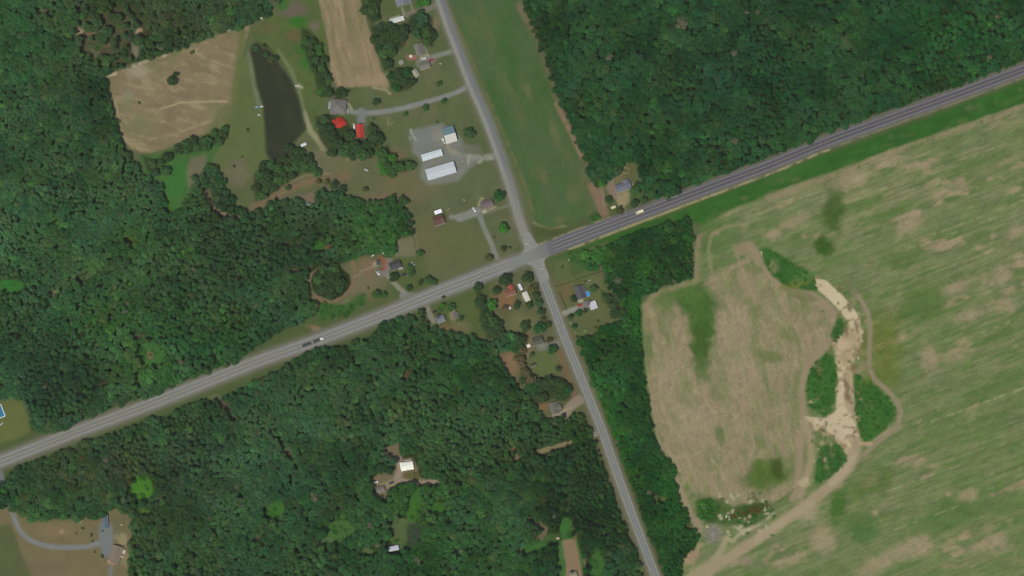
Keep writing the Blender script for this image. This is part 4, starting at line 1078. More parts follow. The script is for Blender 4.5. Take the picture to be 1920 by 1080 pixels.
# lone trees and garden shrubs: place, radius (photo pixels), colour, form, name, label
LONE = [
 (322, 150, 11, 'd', 'round', 'broad dark tree standing alone in the middle of the tan field'), (329, 139, 6, 'd', 'round', 'smaller dark tree touching the broad one in the tan field'),
 (360, 97, 6, 'o', 'shrub', 'low olive bush near the northern edge of the tan field'), (261, 192, 4, 'd', 'shrub', 'small round dark bush in the western part of the tan field'),
 (705, 190, 8, 'd', 'round', 'dark round tree on the lawn north of the long curved drive'), (823, 157, 6, 'm', 'round', 'green tree on the lawn above the drive mouth near the side road'),
 (798, 201, 7, 'm', 'round', 'middle tree of three below the long curved drive'), (832, 189, 6, 'm', 'round', 'tree of three below the curved drive, nearest the side road'), (760, 214, 5, 'm', 'round', 'smallest tree of three below the curved drive, nearest the red roofs'),
 (880, 248, 11, 'm', 'round', 'large round green tree east of the barn with light-tinted roof slopes'), (820, 229, 3, 'd', 'shrub', 'tiny dark bush on the grass north of the gravel yard'), (701, 221, 3, 'd', 'shrub', 'tiny bush south of the curved drive near the red barn'),
 (935, 367, 12, 'f', 'round', 'large dark green tree at the corner of the brown house by the side road'), (943, 428, 11, 'b', 'round', 'bright bushy tree on the grass triangle north of the crossroads'),
 (944, 466, 6, 'd', 'round', 'dark tree in the grass triangle close to the highway'), (956, 464, 4, 'd', 'shrub', 'small bush beside the dark tree in the grass triangle'), (926, 444, 3, 'd', 'shrub', 'tiny bush beside the straight drive in the grass triangle'),
 (917, 483, 8, 'o', 'round', 'olive tree at the mouth of the straight drive by the highway'), (787, 475, 8, 'm', 'round', 'green tree on the lot line west of the large mown lawn'),
 (768, 502, 8, 'm', 'round', 'tall green tree east of the charcoal roofed house'), (772, 512, 7, 'm', 'round', 'lower green tree beside the dark blue car'), (738, 520, 10, 'd', 'round', 'wide dark tree in front of the charcoal roofed house'),
 (767, 539, 6, 'd', 'round', 'small round tree right of the drive of the charcoal house'), (789, 529, 6, 'd', 'round', 'dark tree left of the bushy group by the highway lawn corner'), (804, 525, 9, 'm', 'round', 'bushy tree at the highway corner of the large lawn'), (814, 528, 7, 'm', 'round', 'bushy tree east end of the pair at the lawn corner'),
 (705, 552, 9, 'm', 'round', 'green tree on the grass between drive and highway'), (719, 553, 7, 'm', 'round', 'smaller green tree joined to the one between drive and highway'), (691, 540, 4, 'o', 'shrub', 'brown-green bush alone on the dry grass west of the drive'),
 (685, 355, 6, 'o', 'round', 'small olive tree alone on the brown grass north of the wood'), (626, 346, 9, 'd', 'round', 'dark tree at the western end of the pair near the wood edge'), (641, 354, 9, 'd', 'round', 'dark tree at the eastern end of the pair near the wood edge'), (597, 340, 6, 'o', 'round', 'thin olive tree at the bend of the dirt path'), (612, 340, 6, 'o', 'round', 'pale olive tree right of the one at the dirt path bend'),
 (581, 291, 6, 'd', 'round', 'round tree just south of the white pond shed'), (540, 352, 6, 'm', 'round', 'small green tree beside the dirt path below the pond'), (517, 372, 5, 'd', 'shrub', 'dark bush at the lower end of the dirt path'),
 (465, 243, 5, 'm', 'shrub', 'bush with a dark side on the lawn west of the pond'), (439, 311, 4, 'd', 'shrub', 'dark bush on the grey-brown grass south-west of the pond'), (454, 294, 3, 'd', 'shrub', 'smallest bush on the lawn south-west of the pond'),
 (1141, 374, 8, 'd', 'round', 'round dark tree between dirt strip and drive of the blue-grey house'), (1190, 381, 9, 'd', 'round', 'dark tree in front of the blue-grey house near the highway'), (1207, 376, 8, 'm', 'round', 'tree closest to the highway in front of the blue-grey house'), (1162, 394, 9, 'o', 'round', 'olive tree by the drive mouth of the blue-grey house'),
 (1127, 343, 10, 'b', 'round', 'bright green tree west of the blue-grey house'), (1191, 357, 11, 'm', 'round', 'leafy tree overhanging the east end of the blue-grey house'), (1194, 345, 6, 'd', 'round', 'dark tree behind the east end of the blue-grey house'), (1147, 321, 7, 'b', 'round', 'bright tree at the back corner of the blue-grey house garden'),
 (1110, 411, 8, 'b', 'shrub', 'bright bush on the highway verge at the corner of the green field'), (1120, 407, 8, 'b', 'shrub', 'bright bush right of the other on the highway verge'),
 (830, 573, 6, 'b', 'round', 'bright tree north of the two small houses south of the highway'), (846, 576, 9, 'm', 'round', 'wide green tree above the small brown roofed house'), (825, 581, 5, 'm', 'round', 'small green tree behind the grey roofed cottage'), (865, 597, 5, 'd', 'round', 'small dark tree at the corner of the small brown roofed house'), (791, 584, 8, 'd', 'cone', 'dark tree beside the drive south of the highway'), (832, 557, 5, 'd', 'shrub', 'dark bush on the highway edge near the grey cottage'),
 (947, 525, 14, 'd', 'round', 'broad dark tree north of the red-brown house'), (930, 545, 9, 'd', 'round', 'dark tree west of the red-brown house'), (989, 521, 12, 'd', 'round', 'broad tree in the south-west corner of the crossroads'), (999, 541, 10, 'o', 'round', 'olive tree between the white camper and the side road'), (1004, 553, 9, 'd', 'round', 'dark tree right of the long white trailer'),
 (969, 572, 8, 'd', 'round', 'oval dark tree on the lawn below the red-brown house'), (993, 572, 8, 'd', 'round', 'dark tree below the long white trailer'), (1010, 568, 8, 'g', 'round', 'grey-green tree near the side road below the trailer'), (1015, 584, 8, 'd', 'round', 'dark roadside tree at the lawn corner below the trailer'), (947, 578, 7, 'n', 'round', 'brownish bare tree beside the small white shed'), (923, 572, 12, 'b', 'round', 'bright bushy tree in the belt west of the red-brown house'), (1018, 598, 6, 'o', 'round', 'small olive roadside tree south of the lawn'),
 (1075, 560, 7, 'd', 'round', 'dark round tree at the front corner of the dark grey house'), (1113, 541, 8, 'm', 'round', 'green tree behind the blue pool'), (1084, 587, 7, 'f', 'round', 'green tree below the drive with the red car'), (1097, 583, 5, 'd', 'round', 'small dark tree below the drive near the white garage'), (1070, 594, 6, 'd', 'round', 'dark round tree at the drive corner beside the side road'),
 (1071, 605, 5, 'p', 'shrub', 'pale green bush next to the side road'), (1077, 612, 6, 'f', 'round', 'dark green tree between two pale bushes by the side road'), (1080, 623, 5, 'p', 'shrub', 'pale bush at the lower end of the roadside row'), (1083, 631, 5, 'd', 'shrub', 'dark bush at the tip of the wood by the side road'), (1099, 621, 5, 'p', 'shrub', 'pale round bush on the lawn by the wood edge'), (1121, 602, 4, 'o', 'shrub', 'small olive bush alone on the eastern lawn'), (1117, 613, 4, 'd', 'shrub', 'dark little bush close to the wood edge'),
 (1133, 557, 6, 'm', 'round', 'green tree east of the white garage'), (1146, 573, 7, 'd', 'round', 'dark tree at the east end of the lawn, upper of two'), (1151, 588, 9, 'd', 'round', 'dark tree at the east end of the lawn, lower of two'), (1097, 527, 3, 'o', 'shrub', 'small bush by the fence left of the white garden heap'), (1054, 500, 4, 'm', 'shrub', 'green bush alone on the grass south-east of the crossroads'),
 (985, 612, 11, 'd', 'round', 'dark tree at the left above the olive roofed house'), (1012, 615, 12, 'f', 'round', 'broad green tree right above the olive roofed house'), (1027, 608, 7, 'd', 'round', 'dark roadside tree above the olive roofed house'), (1030, 637, 6, 'o', 'round', 'small olive tree between the olive roofed house and the road'), (1036, 655, 10, 'f', 'round', 'round glossy green tree at the drive of the olive roofed house'), (997, 665, 5, 'm', 'round', 'small round tree below the olive roofed house'), (1047, 691, 6, 'd', 'round', 'dark little tree on the roadside lawn'), (1023, 705, 5, 'g', 'shrub', 'grey-green bush on the bright lawn above the wood'),
 (155, 990, 4, 'o', 'shrub', 'largest bush on the dry lawn west of the blue roof'), (171, 1003, 4, 'd', 'shrub', 'dark bush just west of the grey parking pad'), (173, 1015, 3, 'd', 'shrub', 'small bush above the bend of the grey drive'), (143, 1000, 2.5, 'd', 'shrub', 'tiny bush on the dry lawn above the grey drive'), (192, 996, 2.5, 'd', 'shrub', 'tiny bush at the foot of the blue roof'), (191, 1043, 5, 'd', 'shrub', 'dark bush left of the tan roofed house'), (178, 1035, 3, 'd', 'shrub', 'small bush below the grey drive near the tan roofed house'),
]
TREE_NAME = {'round': 'leafy_tree', 'cone': 'conifer', 'shrub': 'shrub'}
for x, y, r, c, k, lab in LONE:
    tree(TREE_NAME[k], x, y, r, TC[c], lab, None, k, 'bush' if k == 'shrub' else 'tree')
BUILT = np.array([(761, 873, 20), (712, 912, 14), (703, 905, 9), (738, 1028, 14), (1038, 766, 18), (1075, 1075, 16), (968, 965, 6), (197, 977, 16), (216, 1040, 22), (744, 36, 16), (637, 230, 24), (637, 240, 20), (674, 245, 22), (576, 381, 9), (2, 772, 14), (633, 199, 18), (709, 492, 10), (732, 906, 8), (786, 92, 16), (776, 138, 12), (1009, 640, 16), (991, 648, 6), (1168, 350, 20), (1000, 684, 8), (958, 548, 16), (985, 555, 12)])
rs = np.random.RandomState(77)
ORD = ['first', 'second', 'third', 'fourth', 'fifth', 'sixth', 'seventh', 'eighth', 'ninth', 'tenth', 'eleventh', 'twelfth', 'thirteenth', 'fourteenth', 'fifteenth', 'sixteenth', 'seventeenth', 'eighteenth', 'nineteenth', 'twentieth']
for pts, sp, r, cs, lab, grp in COPSE:
    sp, r = sp * 1.12, r * 1.2
    a = np.array(pts)
    k = 0
    spots = []
    for yy in np.arange(a[:, 1].min(), a[:, 1].max() + sp, sp * 0.87):
        k += 1
        for xx in np.arange(a[:, 0].min(), a[:, 0].max() + sp, sp):
            x = xx + (sp / 2 if k % 2 else 0) + rs.uniform(-.28, .28) * sp
            y = yy + rs.uniform(-.28, .28) * sp
            if inpoly(np.array([x]), np.array([y]), pts)[0] and (np.hypot(x - BUILT[:, 0], y - BUILT[:, 1]) > BUILT[:, 2] * 0.85).all():
                spots.append((x, y))
    ax = 0 if np.ptp(a[:, 0]) > np.ptp(a[:, 1]) else 1
    spots.sort(key=lambda q: q[ax])
    n_ = len(spots)
    for i, (x, y) in enumerate(spots):
        near, end = (i, ('left', 'top')[ax]) if i < n_ / 2 else (n_ - 1 - i, ('right', 'bottom')[ax])
        words_ = '%s, %s from %s' % (lab, ORD[near], end)
        tree('leafy_tree', x, y, r * rs.uniform(.8, 1.2), TC[cs[rs.randint(len(cs))]], words_, grp)

# ------------------------------------------------------------------ the woods
# colour of the canopy: patches over a base tone, the first painting thin haze into the leaves (place, radii, colour, weight)
PATCH = [(70, 440, 120, 90, (62, 92, 62), .8), (300, 30, 170, 60, (62, 70, 52), .7), (30, 60, 70, 90, (46, 78, 46), .5), (110, 700, 80, 90, (45, 66, 50), .8), (700, 430, 70, 60, (54, 86, 44), .9), (560, 430, 110, 50, (52, 66, 46), .7),
         (440, 520, 80, 60, (46, 66, 46), .5), (260, 450, 50, 30, (58, 86, 46), .6), (330, 420, 60, 60, (50, 78, 52), .4), (180, 600, 90, 60, (46, 80, 42), .5), (300, 620, 120, 60, (52, 84, 46), .5), (200, 200, 120, 120, (50, 72, 50), .5),
         (200, 880, 130, 60, (54, 64, 46), .8), (350, 900, 60, 80, (56, 66, 48), .6), (1100, 950, 70, 130, (40, 58, 38), .9), (1020, 900, 60, 60, (42, 60, 40), .6), (780, 940, 90, 60, (50, 84, 44), .6), (620, 770, 120, 60, (56, 76, 52), .5), (440, 880, 130, 80, (58, 84, 62), .8), (560, 800, 120, 70, (58, 82, 58), .6), (820, 1040, 160, 50, (44, 80, 44), .5),
         (860, 700, 90, 60, (46, 76, 44), .5), (1780, 60, 140, 80, (42, 80, 46), .6), (1300, 60, 140, 60, (46, 72, 50), .5), (1330, 130, 90, 60, (46, 66, 54), .4), (1150, 230, 90, 60, (44, 68, 42), .5), (1540, 160, 120, 70, (40, 66, 44), .5), (1010, 120, 40, 140, (50, 64, 40), .5),
         (1130, 760, 30, 60, (52, 90, 44), .8), (1165, 830, 22, 50, (52, 90, 44), .8), (1190, 900, 26, 60, (48, 82, 42), .6), (1195, 600, 16, 60, (52, 96, 44), .9), (1190, 720, 22, 100, (40, 62, 38), .8), (1130, 680, 30, 40, (44, 68, 40), .6), (1260, 960, 30, 60, (42, 78, 40), .6), (1250, 900, 26, 40, (46, 84, 40), .6),
         (1120, 480, 30, 20, (58, 96, 50), .9), (1210, 500, 14, 30, (54, 94, 44), .7), (1290, 470, 8, 50, (54, 92, 44), .5), (640, 590, 60, 12, (54, 92, 44), .7), (420, 640, 80, 40, (50, 84, 46), .6), (300, 700, 70, 30, (52, 86, 46), .6), (620, 660, 60, 20, (48, 66, 44), .5)]
BASE = {'nw': (57, 81, 56), 'south': (54, 78, 52), 'ne': (46, 71, 47), 'corner': (44, 70, 44), 'strip': (45, 74, 43)}
HEIGHT = {'nw': 13.0, 'south': 13.0, 'ne': 14.0, 'corner': 9.0, 'strip': 9.5}
LAND = [(80, 60, 'the top left corner'), (200, 70, 'the sandy bare patches'), (120, 200, 'the tan field, left side'), (320, 90, 'the north edge of the tan field'), (430, 40, 'the top of the pond meadow'), (190, 270, 'the lower tan field corner'), (330, 400, 'the tip of the bright meadow'), (430, 420, 'the curved dirt track'), (60, 340, 'the left edge'), (60, 520, 'the glade at the left edge'),
        (250, 460, 'the yellow-green glade'), (260, 640, 'the narrow brown hollow'), (110, 700, 'the western yard'), (290, 690, 'the shrubby green glade'), (560, 440, 'the brown path bend'), (700, 420, 'the mown lawn'), (520, 560, 'the ring path'), (420, 650, 'the highway'), (400, 560, 'the middle of the wood'), (150, 430, 'the haze-tinted canopy'),
        (60, 900, 'the left drive'), (265, 915, 'the bright round glade'), (180, 850, 'the highway at the left'), (420, 770, 'the brown roadside ditch'), (540, 850, 'the long brown hollow'), (510, 960, 'the small green glade'), (640, 1000, 'the wide green glade'), (760, 870, 'the brilliant white roof'), (770, 1010, 'the dark pool'), (620, 690, 'the truck on the highway'), (860, 680, 'the cottages'), (900, 760, 'the red dirt patch'), (1020, 850, 'the pale clearing strip'), (1090, 950, 'the dark conifers'), (1070, 1040, 'the tan strip'), (880, 900, 'the middle of the wood'), (400, 1020, 'the bottom edge'), (900, 1040, 'the bottom edge below the pool'), (300, 1000, 'the south-west yard'), (520, 740, 'the grey-green canopy'),
        (1010, 60, 'the green field'), (1060, 200, 'the brown field margin'), (1120, 280, 'the corner of the green field'), (1190, 280, 'the blue-grey house'), (1300, 330, 'the yellow truck'), (1500, 260, 'the dark highway'), (1700, 190, 'the highway at the right'), (1860, 60, 'the top right corner'), (1650, 40, 'the top edge right of centre'), (1400, 40, 'the top edge'), (1200, 60, 'the upper left part'), (1330, 180, 'the middle of the wood'), (1550, 140, 'the dark middle right'),
        (1110, 490, 'the crossroads'), (1200, 450, 'the highway verge'), (1280, 430, 'the field corner'), (1280, 500, 'the field track'), (1190, 540, 'the bright shrubs'), (1110, 650, 'the pale bush'), (1190, 660, 'the field edge'), (1130, 740, 'the bright roadside crowns'), (1200, 780, 'the middle of the strip'), (1180, 860, 'the roadside'), (1250, 880, 'the dirt track'), (1230, 960, 'the small brown glade'), (1280, 1020, 'the spoil heap'), (1255, 1060, 'the bottom edge')]
rs = np.random.RandomState(5)
ROADD = lambda x, y: np.minimum(np.minimum(dseg(x, y, HWY), dseg(x, y, NRD)), dseg(x, y, SRD))
LONE_XY = np.array([(q[0], q[1]) for q in LONE])
n_wood = {}
SCATTER = []
for nm, poly in WOODS.items():
    a = np.array(poly)
    pts = []
    sp0 = {'nw': 10.2, 'south': 10.4, 'ne': 11.4, 'corner': 8.6, 'strip': 8.6}[nm]
    # darts: stands of finer and of broader crowns, never in rows
    lo = np.maximum(a.min(0), (-58, -58))
    hi = np.minimum(a.max(0), (1988, 1142))
    nc = int((hi - lo).prod() / sp0 ** 2 * 9)
    cx_, cy_ = lo[0] + rs.rand(nc) * (hi - lo)[0], lo[1] + rs.rand(nc) * (hi - lo)[1]
    ok = inpoly(cx_, cy_, poly)
    cx_, cy_ = cx_[ok], cy_[ok]
    cs_ = sp0 * (0.62 + 0.62 * sstep(0.3, 0.7, fnoise(cx_, cy_, 70, 141, 3))) * (0.75 + 0.5 * rs.rand(len(cx_)))
    grid, acc, B = {}, [], sp0 * 1.6
    for i in range(len(cx_)):
        gi, gj = int(cx_[i] // B), int(cy_[i] // B)
        free = True
        for ii in (gi - 1, gi, gi + 1):
            for jj in (gj - 1, gj, gj + 1):
                for k in grid.get((ii, jj), ()):
                    if (cx_[i] - cx_[k]) ** 2 + (cy_[i] - cy_[k]) ** 2 < (0.40 * (cs_[i] + cs_[k])) ** 2:
                        free = False
                        break
                if not free:
                    break
            if not free:
                break
        if free:
            grid.setdefault((gi, gj), []).append(i)
            acc.append(i)
    x, y, sz = cx_[acc], cy_[acc], cs_[acc]
    keep = inpoly(x, y, poly) & (ROADD(x, y) > 17)
    keep &= ~(inpoly(x, y, SPARSE) & (rs.rand(len(x)) < 0.45))
    for g, c in GAPS:
        ig, dg_ = inpoly(x, y, g), dseg(x, y, g, True)
        keep &= ~(ig & (dg_ > 3.0)) if (c[0] > c[1] and len(g) == 14) else ~(ig | (dg_ < 1.5))
    keep &= ~inpoly(x, y, ell(620, 528, 46, 40)) & (dseg(x, y, [(383, 360), (390, 378), (407, 394), (428, 405), (449, 409)]) > 6)
    for bxx, byy, br in BUILT:
        keep &= np.hypot(x - bxx, y - byy) > br
    x, y, sz = x[keep], y[keep], sz[keep]
    n_wood[nm] = len(x)
    # colour
    C = np.tile(lin(BASE[nm]), (len(x), 1))
    for cx, cy, rx, ry, c, k_ in PATCH:
        m_ = np.exp(-(((x - cx) / rx) ** 2 + ((y - cy) / ry) ** 2)) * k_
        C = C * (1 - m_[:, None]) + lin(c)[None] * m_[:, None]
    br = 1 + 0.55 * (fnoise(x, y, 80, 101, 3) - 0.5) + 0.55 * (fnoise(x, y, 26, 104, 2) - 0.5)
    hue = 0.30 * (fnoise(x, y, 50, 107, 3) - 0.5)
    C = C * np.stack([1 + hue, np.ones_like(hue), 1 - hue], 1)
    C = C * br[:, None] * (1 + 0.24 * (rs.rand(len(x))[:, None] - 0.5)) * (1 + 0.20 * (rs.rand(len(x), 3) - 0.5))
    sp_r = rs.rand(len(x))
    bright = sp_r < 0.05
    C[bright] *= np.array((1.25, 1.35, 1.05))
    C[sp_r > 0.95] *= np.array((1.35, 1.02, 1.05))
    dead = sp_r > 0.997
    C[dead] = lin((92, 94, 78)) * 0.8
    C = np.clip((C - VEIL) / AIRT / ILLUM * TREE_GAIN * np.array((1.0, 1.0, 0.86)), 0.008, 0.5)
    # size and kind
    R = sz * MPP * (0.72 + 0.14 * rs.rand(len(x)))
    H = HEIGHT[nm] * (0.90 + 0.20 * rs.rand(len(x))) + (R - R.mean()) * 0.7
    edge = dseg(x, y, poly, True)
    H *= 0.72 + 0.28 * sstep(0, 26, edge)
    kind = rs.randint(0, 8, len(x))
    con = fnoise(x, y, 120, 131, 2)
    thr = {'nw': 0.60, 'south': 0.58, 'ne': 0.66, 'corner': 0.6, 'strip': 0.6}[nm]
    conif = (rs.rand(len(x)) < sstep(thr - 0.08, thr + 0.08, con) * 0.75)
    if nm == 'south':
        conif |= (np.hypot((x - 1100) / 75, (y - 960) / 130) < 1) & (rs.rand(len(x)) < 0.85)
    if nm == 'nw':
        conif |= (np.hypot((x - 110) / 80, (y - 700) / 90) < 1) & (rs.rand(len(x)) < 0.7)
    kind[conif] = rs.randint(8, 11, conif.sum())
    R[conif] *= 0.86
    # the largest crowns are trees of their own; the rest reads as one mass
    inside_frame = (x > 8) & (x < 1912) & (y > 8) & (y < 1072)
    n_ind = {'nw': 24, 'south': 24, 'ne': 20, 'corner': 6, 'strip': 10}[nm]
    order = np.argsort(-(R * inside_frame))
    ind = np.zeros(len(x), bool)
    ind[order[:n_ind]] = True
    WOOD_TXT = {'nw': 'the great wood north of the highway', 'south': 'the wood south of the highway', 'ne': 'the wood east of the green field', 'corner': 'the small wood at the corner of the big field', 'strip': 'the wood strip between side road and big field'}[nm]
    used_l = {}
    for i in np.where(ind)[0]:
        con_ = kind[i] >= 8
        cl = C[i]
        depth = R[i] * ((1.5 + 0.25 * (kind[i] - 8)) if con_ else 1.0)
        cz = max(H[i] - depth, 1.5)
        p = P(x[i], y[i], cz + 0.4 * depth)
        lm = min(LAND, key=lambda q: (q[0] - x[i]) ** 2 + (q[1] - y[i]) ** 2)
        side = ('above' if y[i] < lm[1] else 'below') if abs(y[i] - lm[1]) > abs(x[i] - lm[0]) else ('left of' if x[i] < lm[0] else 'right of')
        lum = cl.sum() / C.sum(1).mean()
        tone = 'bright' if lum > 1.2 else 'dark' if lum < 0.85 else 'mid-green'
        lab_ = '%s %s in %s, %s %s' % (tone, 'pointed conifer' if con_ else 'large crown', {'nw': 'the great wood', 'south': 'the south wood', 'ne': 'the eastern wood', 'corner': 'the corner wood', 'strip': 'the wood strip'}[nm], side, lm[2])
        t = thing('conifer' if con_ else 'leafy_tree', lab_, 'tree', (p.x, p.y, 0), rs.rand() * 6.28, ('conifers of ' if con_ else 'large crowns of ') + WOOD_TXT)
        tr = link(bpy.data.objects.new('trunk', TRUNKS[2 if con_ else i % 2]), t)
        tr.scale = (H[i], H[i], H[i] if con_ else H[i] * 1.1)
        cr_ = link(bpy.data.objects.new('crown', CROWN_ME[kind[i]]), t)
        cr_.location = (0, 0, cz)
        cr_.scale = (R[i], R[i], R[i])
        cr_.color = (*cl, 1)
    rest = np.where(~ind)[0]
    pos = []
    for i in rest:
        depth = R[i] * ((1.5 + 0.25 * (kind[i] - 8)) if kind[i] >= 8 else 1.0)
        cz = max(H[i] - depth, 1.0)
        p = P(x[i], y[i], cz + 0.4 * depth)
        pos.append((p.x, p.y, cz))
    me = bpy.data.meshes.new('wood_points')
    me.vertices.add(len(pos))
    me.vertices.foreach_set('co', np.array(pos, np.float32).ravel())
    at = me.attributes.new('tint', 'FLOAT_COLOR', 'POINT')
    cc = np.ones((len(rest), 4), np.float32)
    cc[:, :3] = C[rest]
    at.data.foreach_set('color', cc.ravel())
    el_ = rs.uniform(.82, 1.22, len(rest))
    me.attributes.new('rad', 'FLOAT_VECTOR', 'POINT').data.foreach_set('vector', np.stack([R[rest] * el_, R[rest] / el_, R[rest] * 0.92], 1).astype(np.float32).ravel())
    me.attributes.new('spin', 'FLOAT', 'POINT').data.foreach_set('value', (rs.rand(len(rest)) * 6.283).astype(np.float32))
    me.attributes.new('form', 'INT', 'POINT').data.foreach_set('value', kind[rest].astype(np.int32))
    SCATTER.append(('wood', me, {'nw': 'great closed wood of mixed trees north-west of the highway', 'south': 'closed wood of mixed trees filling the land south of the highway', 'ne': 'dense dark green wood east of the green strip field', 'corner': 'small dense wood between the highway verge and the big field', 'strip': 'long strip of wood between the side road and the big field'}[nm], 'wood'))
# scrub in the sand pit and low growth along the wood edges
def scrub(poly_list, sp, r0, col_list, seed, label, name):
    rs = np.random.RandomState(seed)
    pos, cc, rad = [], [], []
    for pts, dens in poly_list:
        a = np.array(pts)
        for yy in np.arange(a[:, 1].min(), a[:, 1].max(), sp):
            for xx in np.arange(a[:, 0].min(), a[:, 0].max(), sp):
                x, y = xx + rs.uniform(-.5, .5) * sp, yy + rs.uniform(-.5, .5) * sp
                if rs.rand() > dens or not inpoly(np.array([x]), np.array([y]), pts)[0]:
                    continue
                p = P(x, y)
                pos.append((p.x, p.y, ground_z(x, y)))
                c = alb(col_list[rs.randint(len(col_list))], TREE_GAIN * 0.95) * (0.8 + 0.4 * rs.rand())
                cc.append((*c, 1))
                rad.append(r0 * MPP * (0.6 + 0.8 * rs.rand()))
    me = bpy.data.meshes.new('scrub_points')
    me.vertices.add(len(pos))
    me.vertices.foreach_set('co', np.array(pos, np.float32).ravel())
    me.attributes.new('tint', 'FLOAT_COLOR', 'POINT').data.foreach_set('color', np.array(cc, np.float32).ravel())
    me.attributes.new('rad', 'FLOAT_VECTOR', 'POINT').data.foreach_set('vector', np.repeat(np.array(rad, np.float32), 3))
    me.attributes.new('spin', 'FLOAT', 'POINT').data.foreach_set('value', (rs.rand(len(pos)) * 6.283).astype(np.float32))
    me.attributes.new('form', 'INT', 'POINT').data.foreach_set('value', rs.randint(14, 17, len(pos)).astype(np.int32))
    SCATTER.append((name, me, label, 'scrub'))
scrub([(p, 0.34) for p in SCRUB] + [(ell(1325, 955, 20, 22), 0.9), ([(1366, 962), (1400, 945), (1446, 940), (1450, 956), (1420, 980), (1380, 985)], 0.35)], 5.5, 4.2, [(58, 98, 44), (64, 102, 48), (52, 90, 42)], 301, 'low green scrub growing in patches around the bare sand', 'scrub')
scrub([([(1056, 474), (1100, 462), (1112, 500), (1100, 512), (1090, 500)], 0.5), ([(1166, 560), (1198, 552), (1202, 650), (1192, 660), (1176, 620)], 0.7), (GAPS[15][0], 0.25), ([(592, 566), (640, 574), (684, 550), (690, 568), (650, 592), (600, 604)], 0.7)] +
      [([(1108, 700), (1124, 742), (1154, 822), (1184, 902), (1214, 984), (1222, 984), (1192, 898), (1164, 820), (1136, 745), (1116, 700)], 0.6)], 7, 5, [(54, 94, 44), (60, 98, 50), (50, 86, 42)], 302, 'waist-high green growth along the wood edges and verges', 'undergrowth')
scrub([(g, 0.16 if c[1] >= c[0] else 0.08) for g, c in GAPS if len(g) == 14], 6, 5, [(56, 92, 46), (50, 84, 44), (64, 96, 50)], 303, 'scattered green bushes in the small openings of the woods', 'glade_bushes')
def scatter_group(name):
    ng = bpy.data.node_groups.new(name, 'GeometryNodeTree')
    ng.interface.new_socket('Geometry', in_out='INPUT', socket_type='NodeSocketGeometry')
    ng.interface.new_socket('Geometry', in_out='OUTPUT', socket_type='NodeSocketGeometry')
    n, l = ng.nodes, ng.links
    gi, go = n.new('NodeGroupInput'), n.new('NodeGroupOutput')
    ci = n.new('GeometryNodeCollectionInfo')
    ci.inputs['Collection'].default_value = proto_col
    ci.inputs['Separate Children'].default_value = True
    ci.inputs['Reset Children'].default_value = True
    iop = n.new('GeometryNodeInstanceOnPoints')
    iop.inputs['Pick Instance'].default_value = True
    def attr(nm, ty):
        a = n.new('GeometryNodeInputNamedAttribute')
        a.data_type = ty
        a.inputs['Name'].default_value = nm
        return a.outputs['Attribute']
    m2p = n.new('GeometryNodeMeshToPoints')
    l.new(gi.outputs[0], m2p.inputs['Mesh'])
    l.new(m2p.outputs[0], iop.inputs['Points'])
    l.new(ci.outputs[0], iop.inputs['Instance'])
    l.new(attr('form', 'INT'), iop.inputs['Instance Index'])
    l.new(attr('rad', 'FLOAT_VECTOR'), iop.inputs['Scale'])
    cx = n.new('ShaderNodeCombineXYZ')
    l.new(attr('spin', 'FLOAT'), cx.inputs['Z'])
    l.new(cx.outputs[0], iop.inputs['Rotation'])
    l.new(iop.outputs[0], go.inputs[0])
    return ng
NG = scatter_group('scatter_crowns')
for name, me, label, cat in SCATTER:
    o = link(bpy.data.objects.new(name, me))
    tag(o, label, cat, None, 'stuff')
    md = o.modifiers.new('scatter', 'NODES')
    md.node_group = NG

# ------------------------------------------------------------------ houses, barns, sheds
def gable_roof(bm, L, W, z, rise, over=0.35, th=0.16, y_split=None, side=None):
    """two thick slopes, ridge along x; side +1 / -1 builds one slope only"""
    hw = W / 2 + over
    hl = L / 2 + over
    drop = rise * over / (W / 2)
    for s in ((1, -1) if side is None else (side,)):
        a = [(-hl, s * hw, z - drop), (hl, s * hw, z - drop), (hl, 0, z + rise), (-hl, 0, z + rise)]
        lo = [bm.verts.new(p) for p in a]
        hi = [bm.verts.new((p[0], p[1], p[2] + th)) for p in a]
        fs = [(lo[3], lo[2], lo[1], lo[0]), (hi[0], hi[1], hi[2], hi[3])] + [(lo[i], lo[(i + 1) % 4], hi[(i + 1) % 4], hi[i]) for i in range(4)]
        for f in fs:
            bm.faces.new(f if s < 0 else f[::-1])
def hip_roof(bm, L, W, z, rise, over=0.4, th=0.14):
    hl, hw = L / 2 + over, W / 2 + over
    r = max(L / 2 - W / 2, 0.05)
    base = [(-hl, -hw, z), (hl, -hw, z), (hl, hw, z), (-hl, hw, z)]
    B = [bm.verts.new(p) for p in base]
    T = [bm.verts.new((p[0], p[1], p[2] + th)) for p in base]
    R = [bm.verts.new((-r, 0, z + th + rise)), bm.verts.new((r, 0, z + th + rise))]
    bm.faces.new(B[::-1])
    for i in range(4):
        bm.faces.new((B[i], B[(i + 1) % 4], T[(i + 1) % 4], T[i]))
    bm.faces.new((T[0], T[1], R[1], R[0]))
    bm.faces.new((T[1], T[2], R[1]))
    bm.faces.new((T[2], T[3], R[0], R[1]))
    bm.faces.new((T[3], T[0], R[0]))
def gable_walls(bm, L, W, h, rise):
    x, y = L / 2, W / 2
    pts = [(-x, -y, 0), (x, -y, 0), (x, y, 0), (-x, y, 0), (-x, -y, h), (x, -y, h), (x, y, h), (-x, y, h), (-x, 0, h + rise), (x, 0, h + rise)]
    v = [bm.verts.new(p) for p in pts]
    for f in ((3, 2, 1, 0), (0, 1, 5, 4), (2, 3, 7, 6), (1, 2, 6, 9, 5), (3, 0, 4, 8, 7), (4, 5, 9, 8), (6, 7, 8, 9)):
        bm.faces.new([v[i] for i in f])
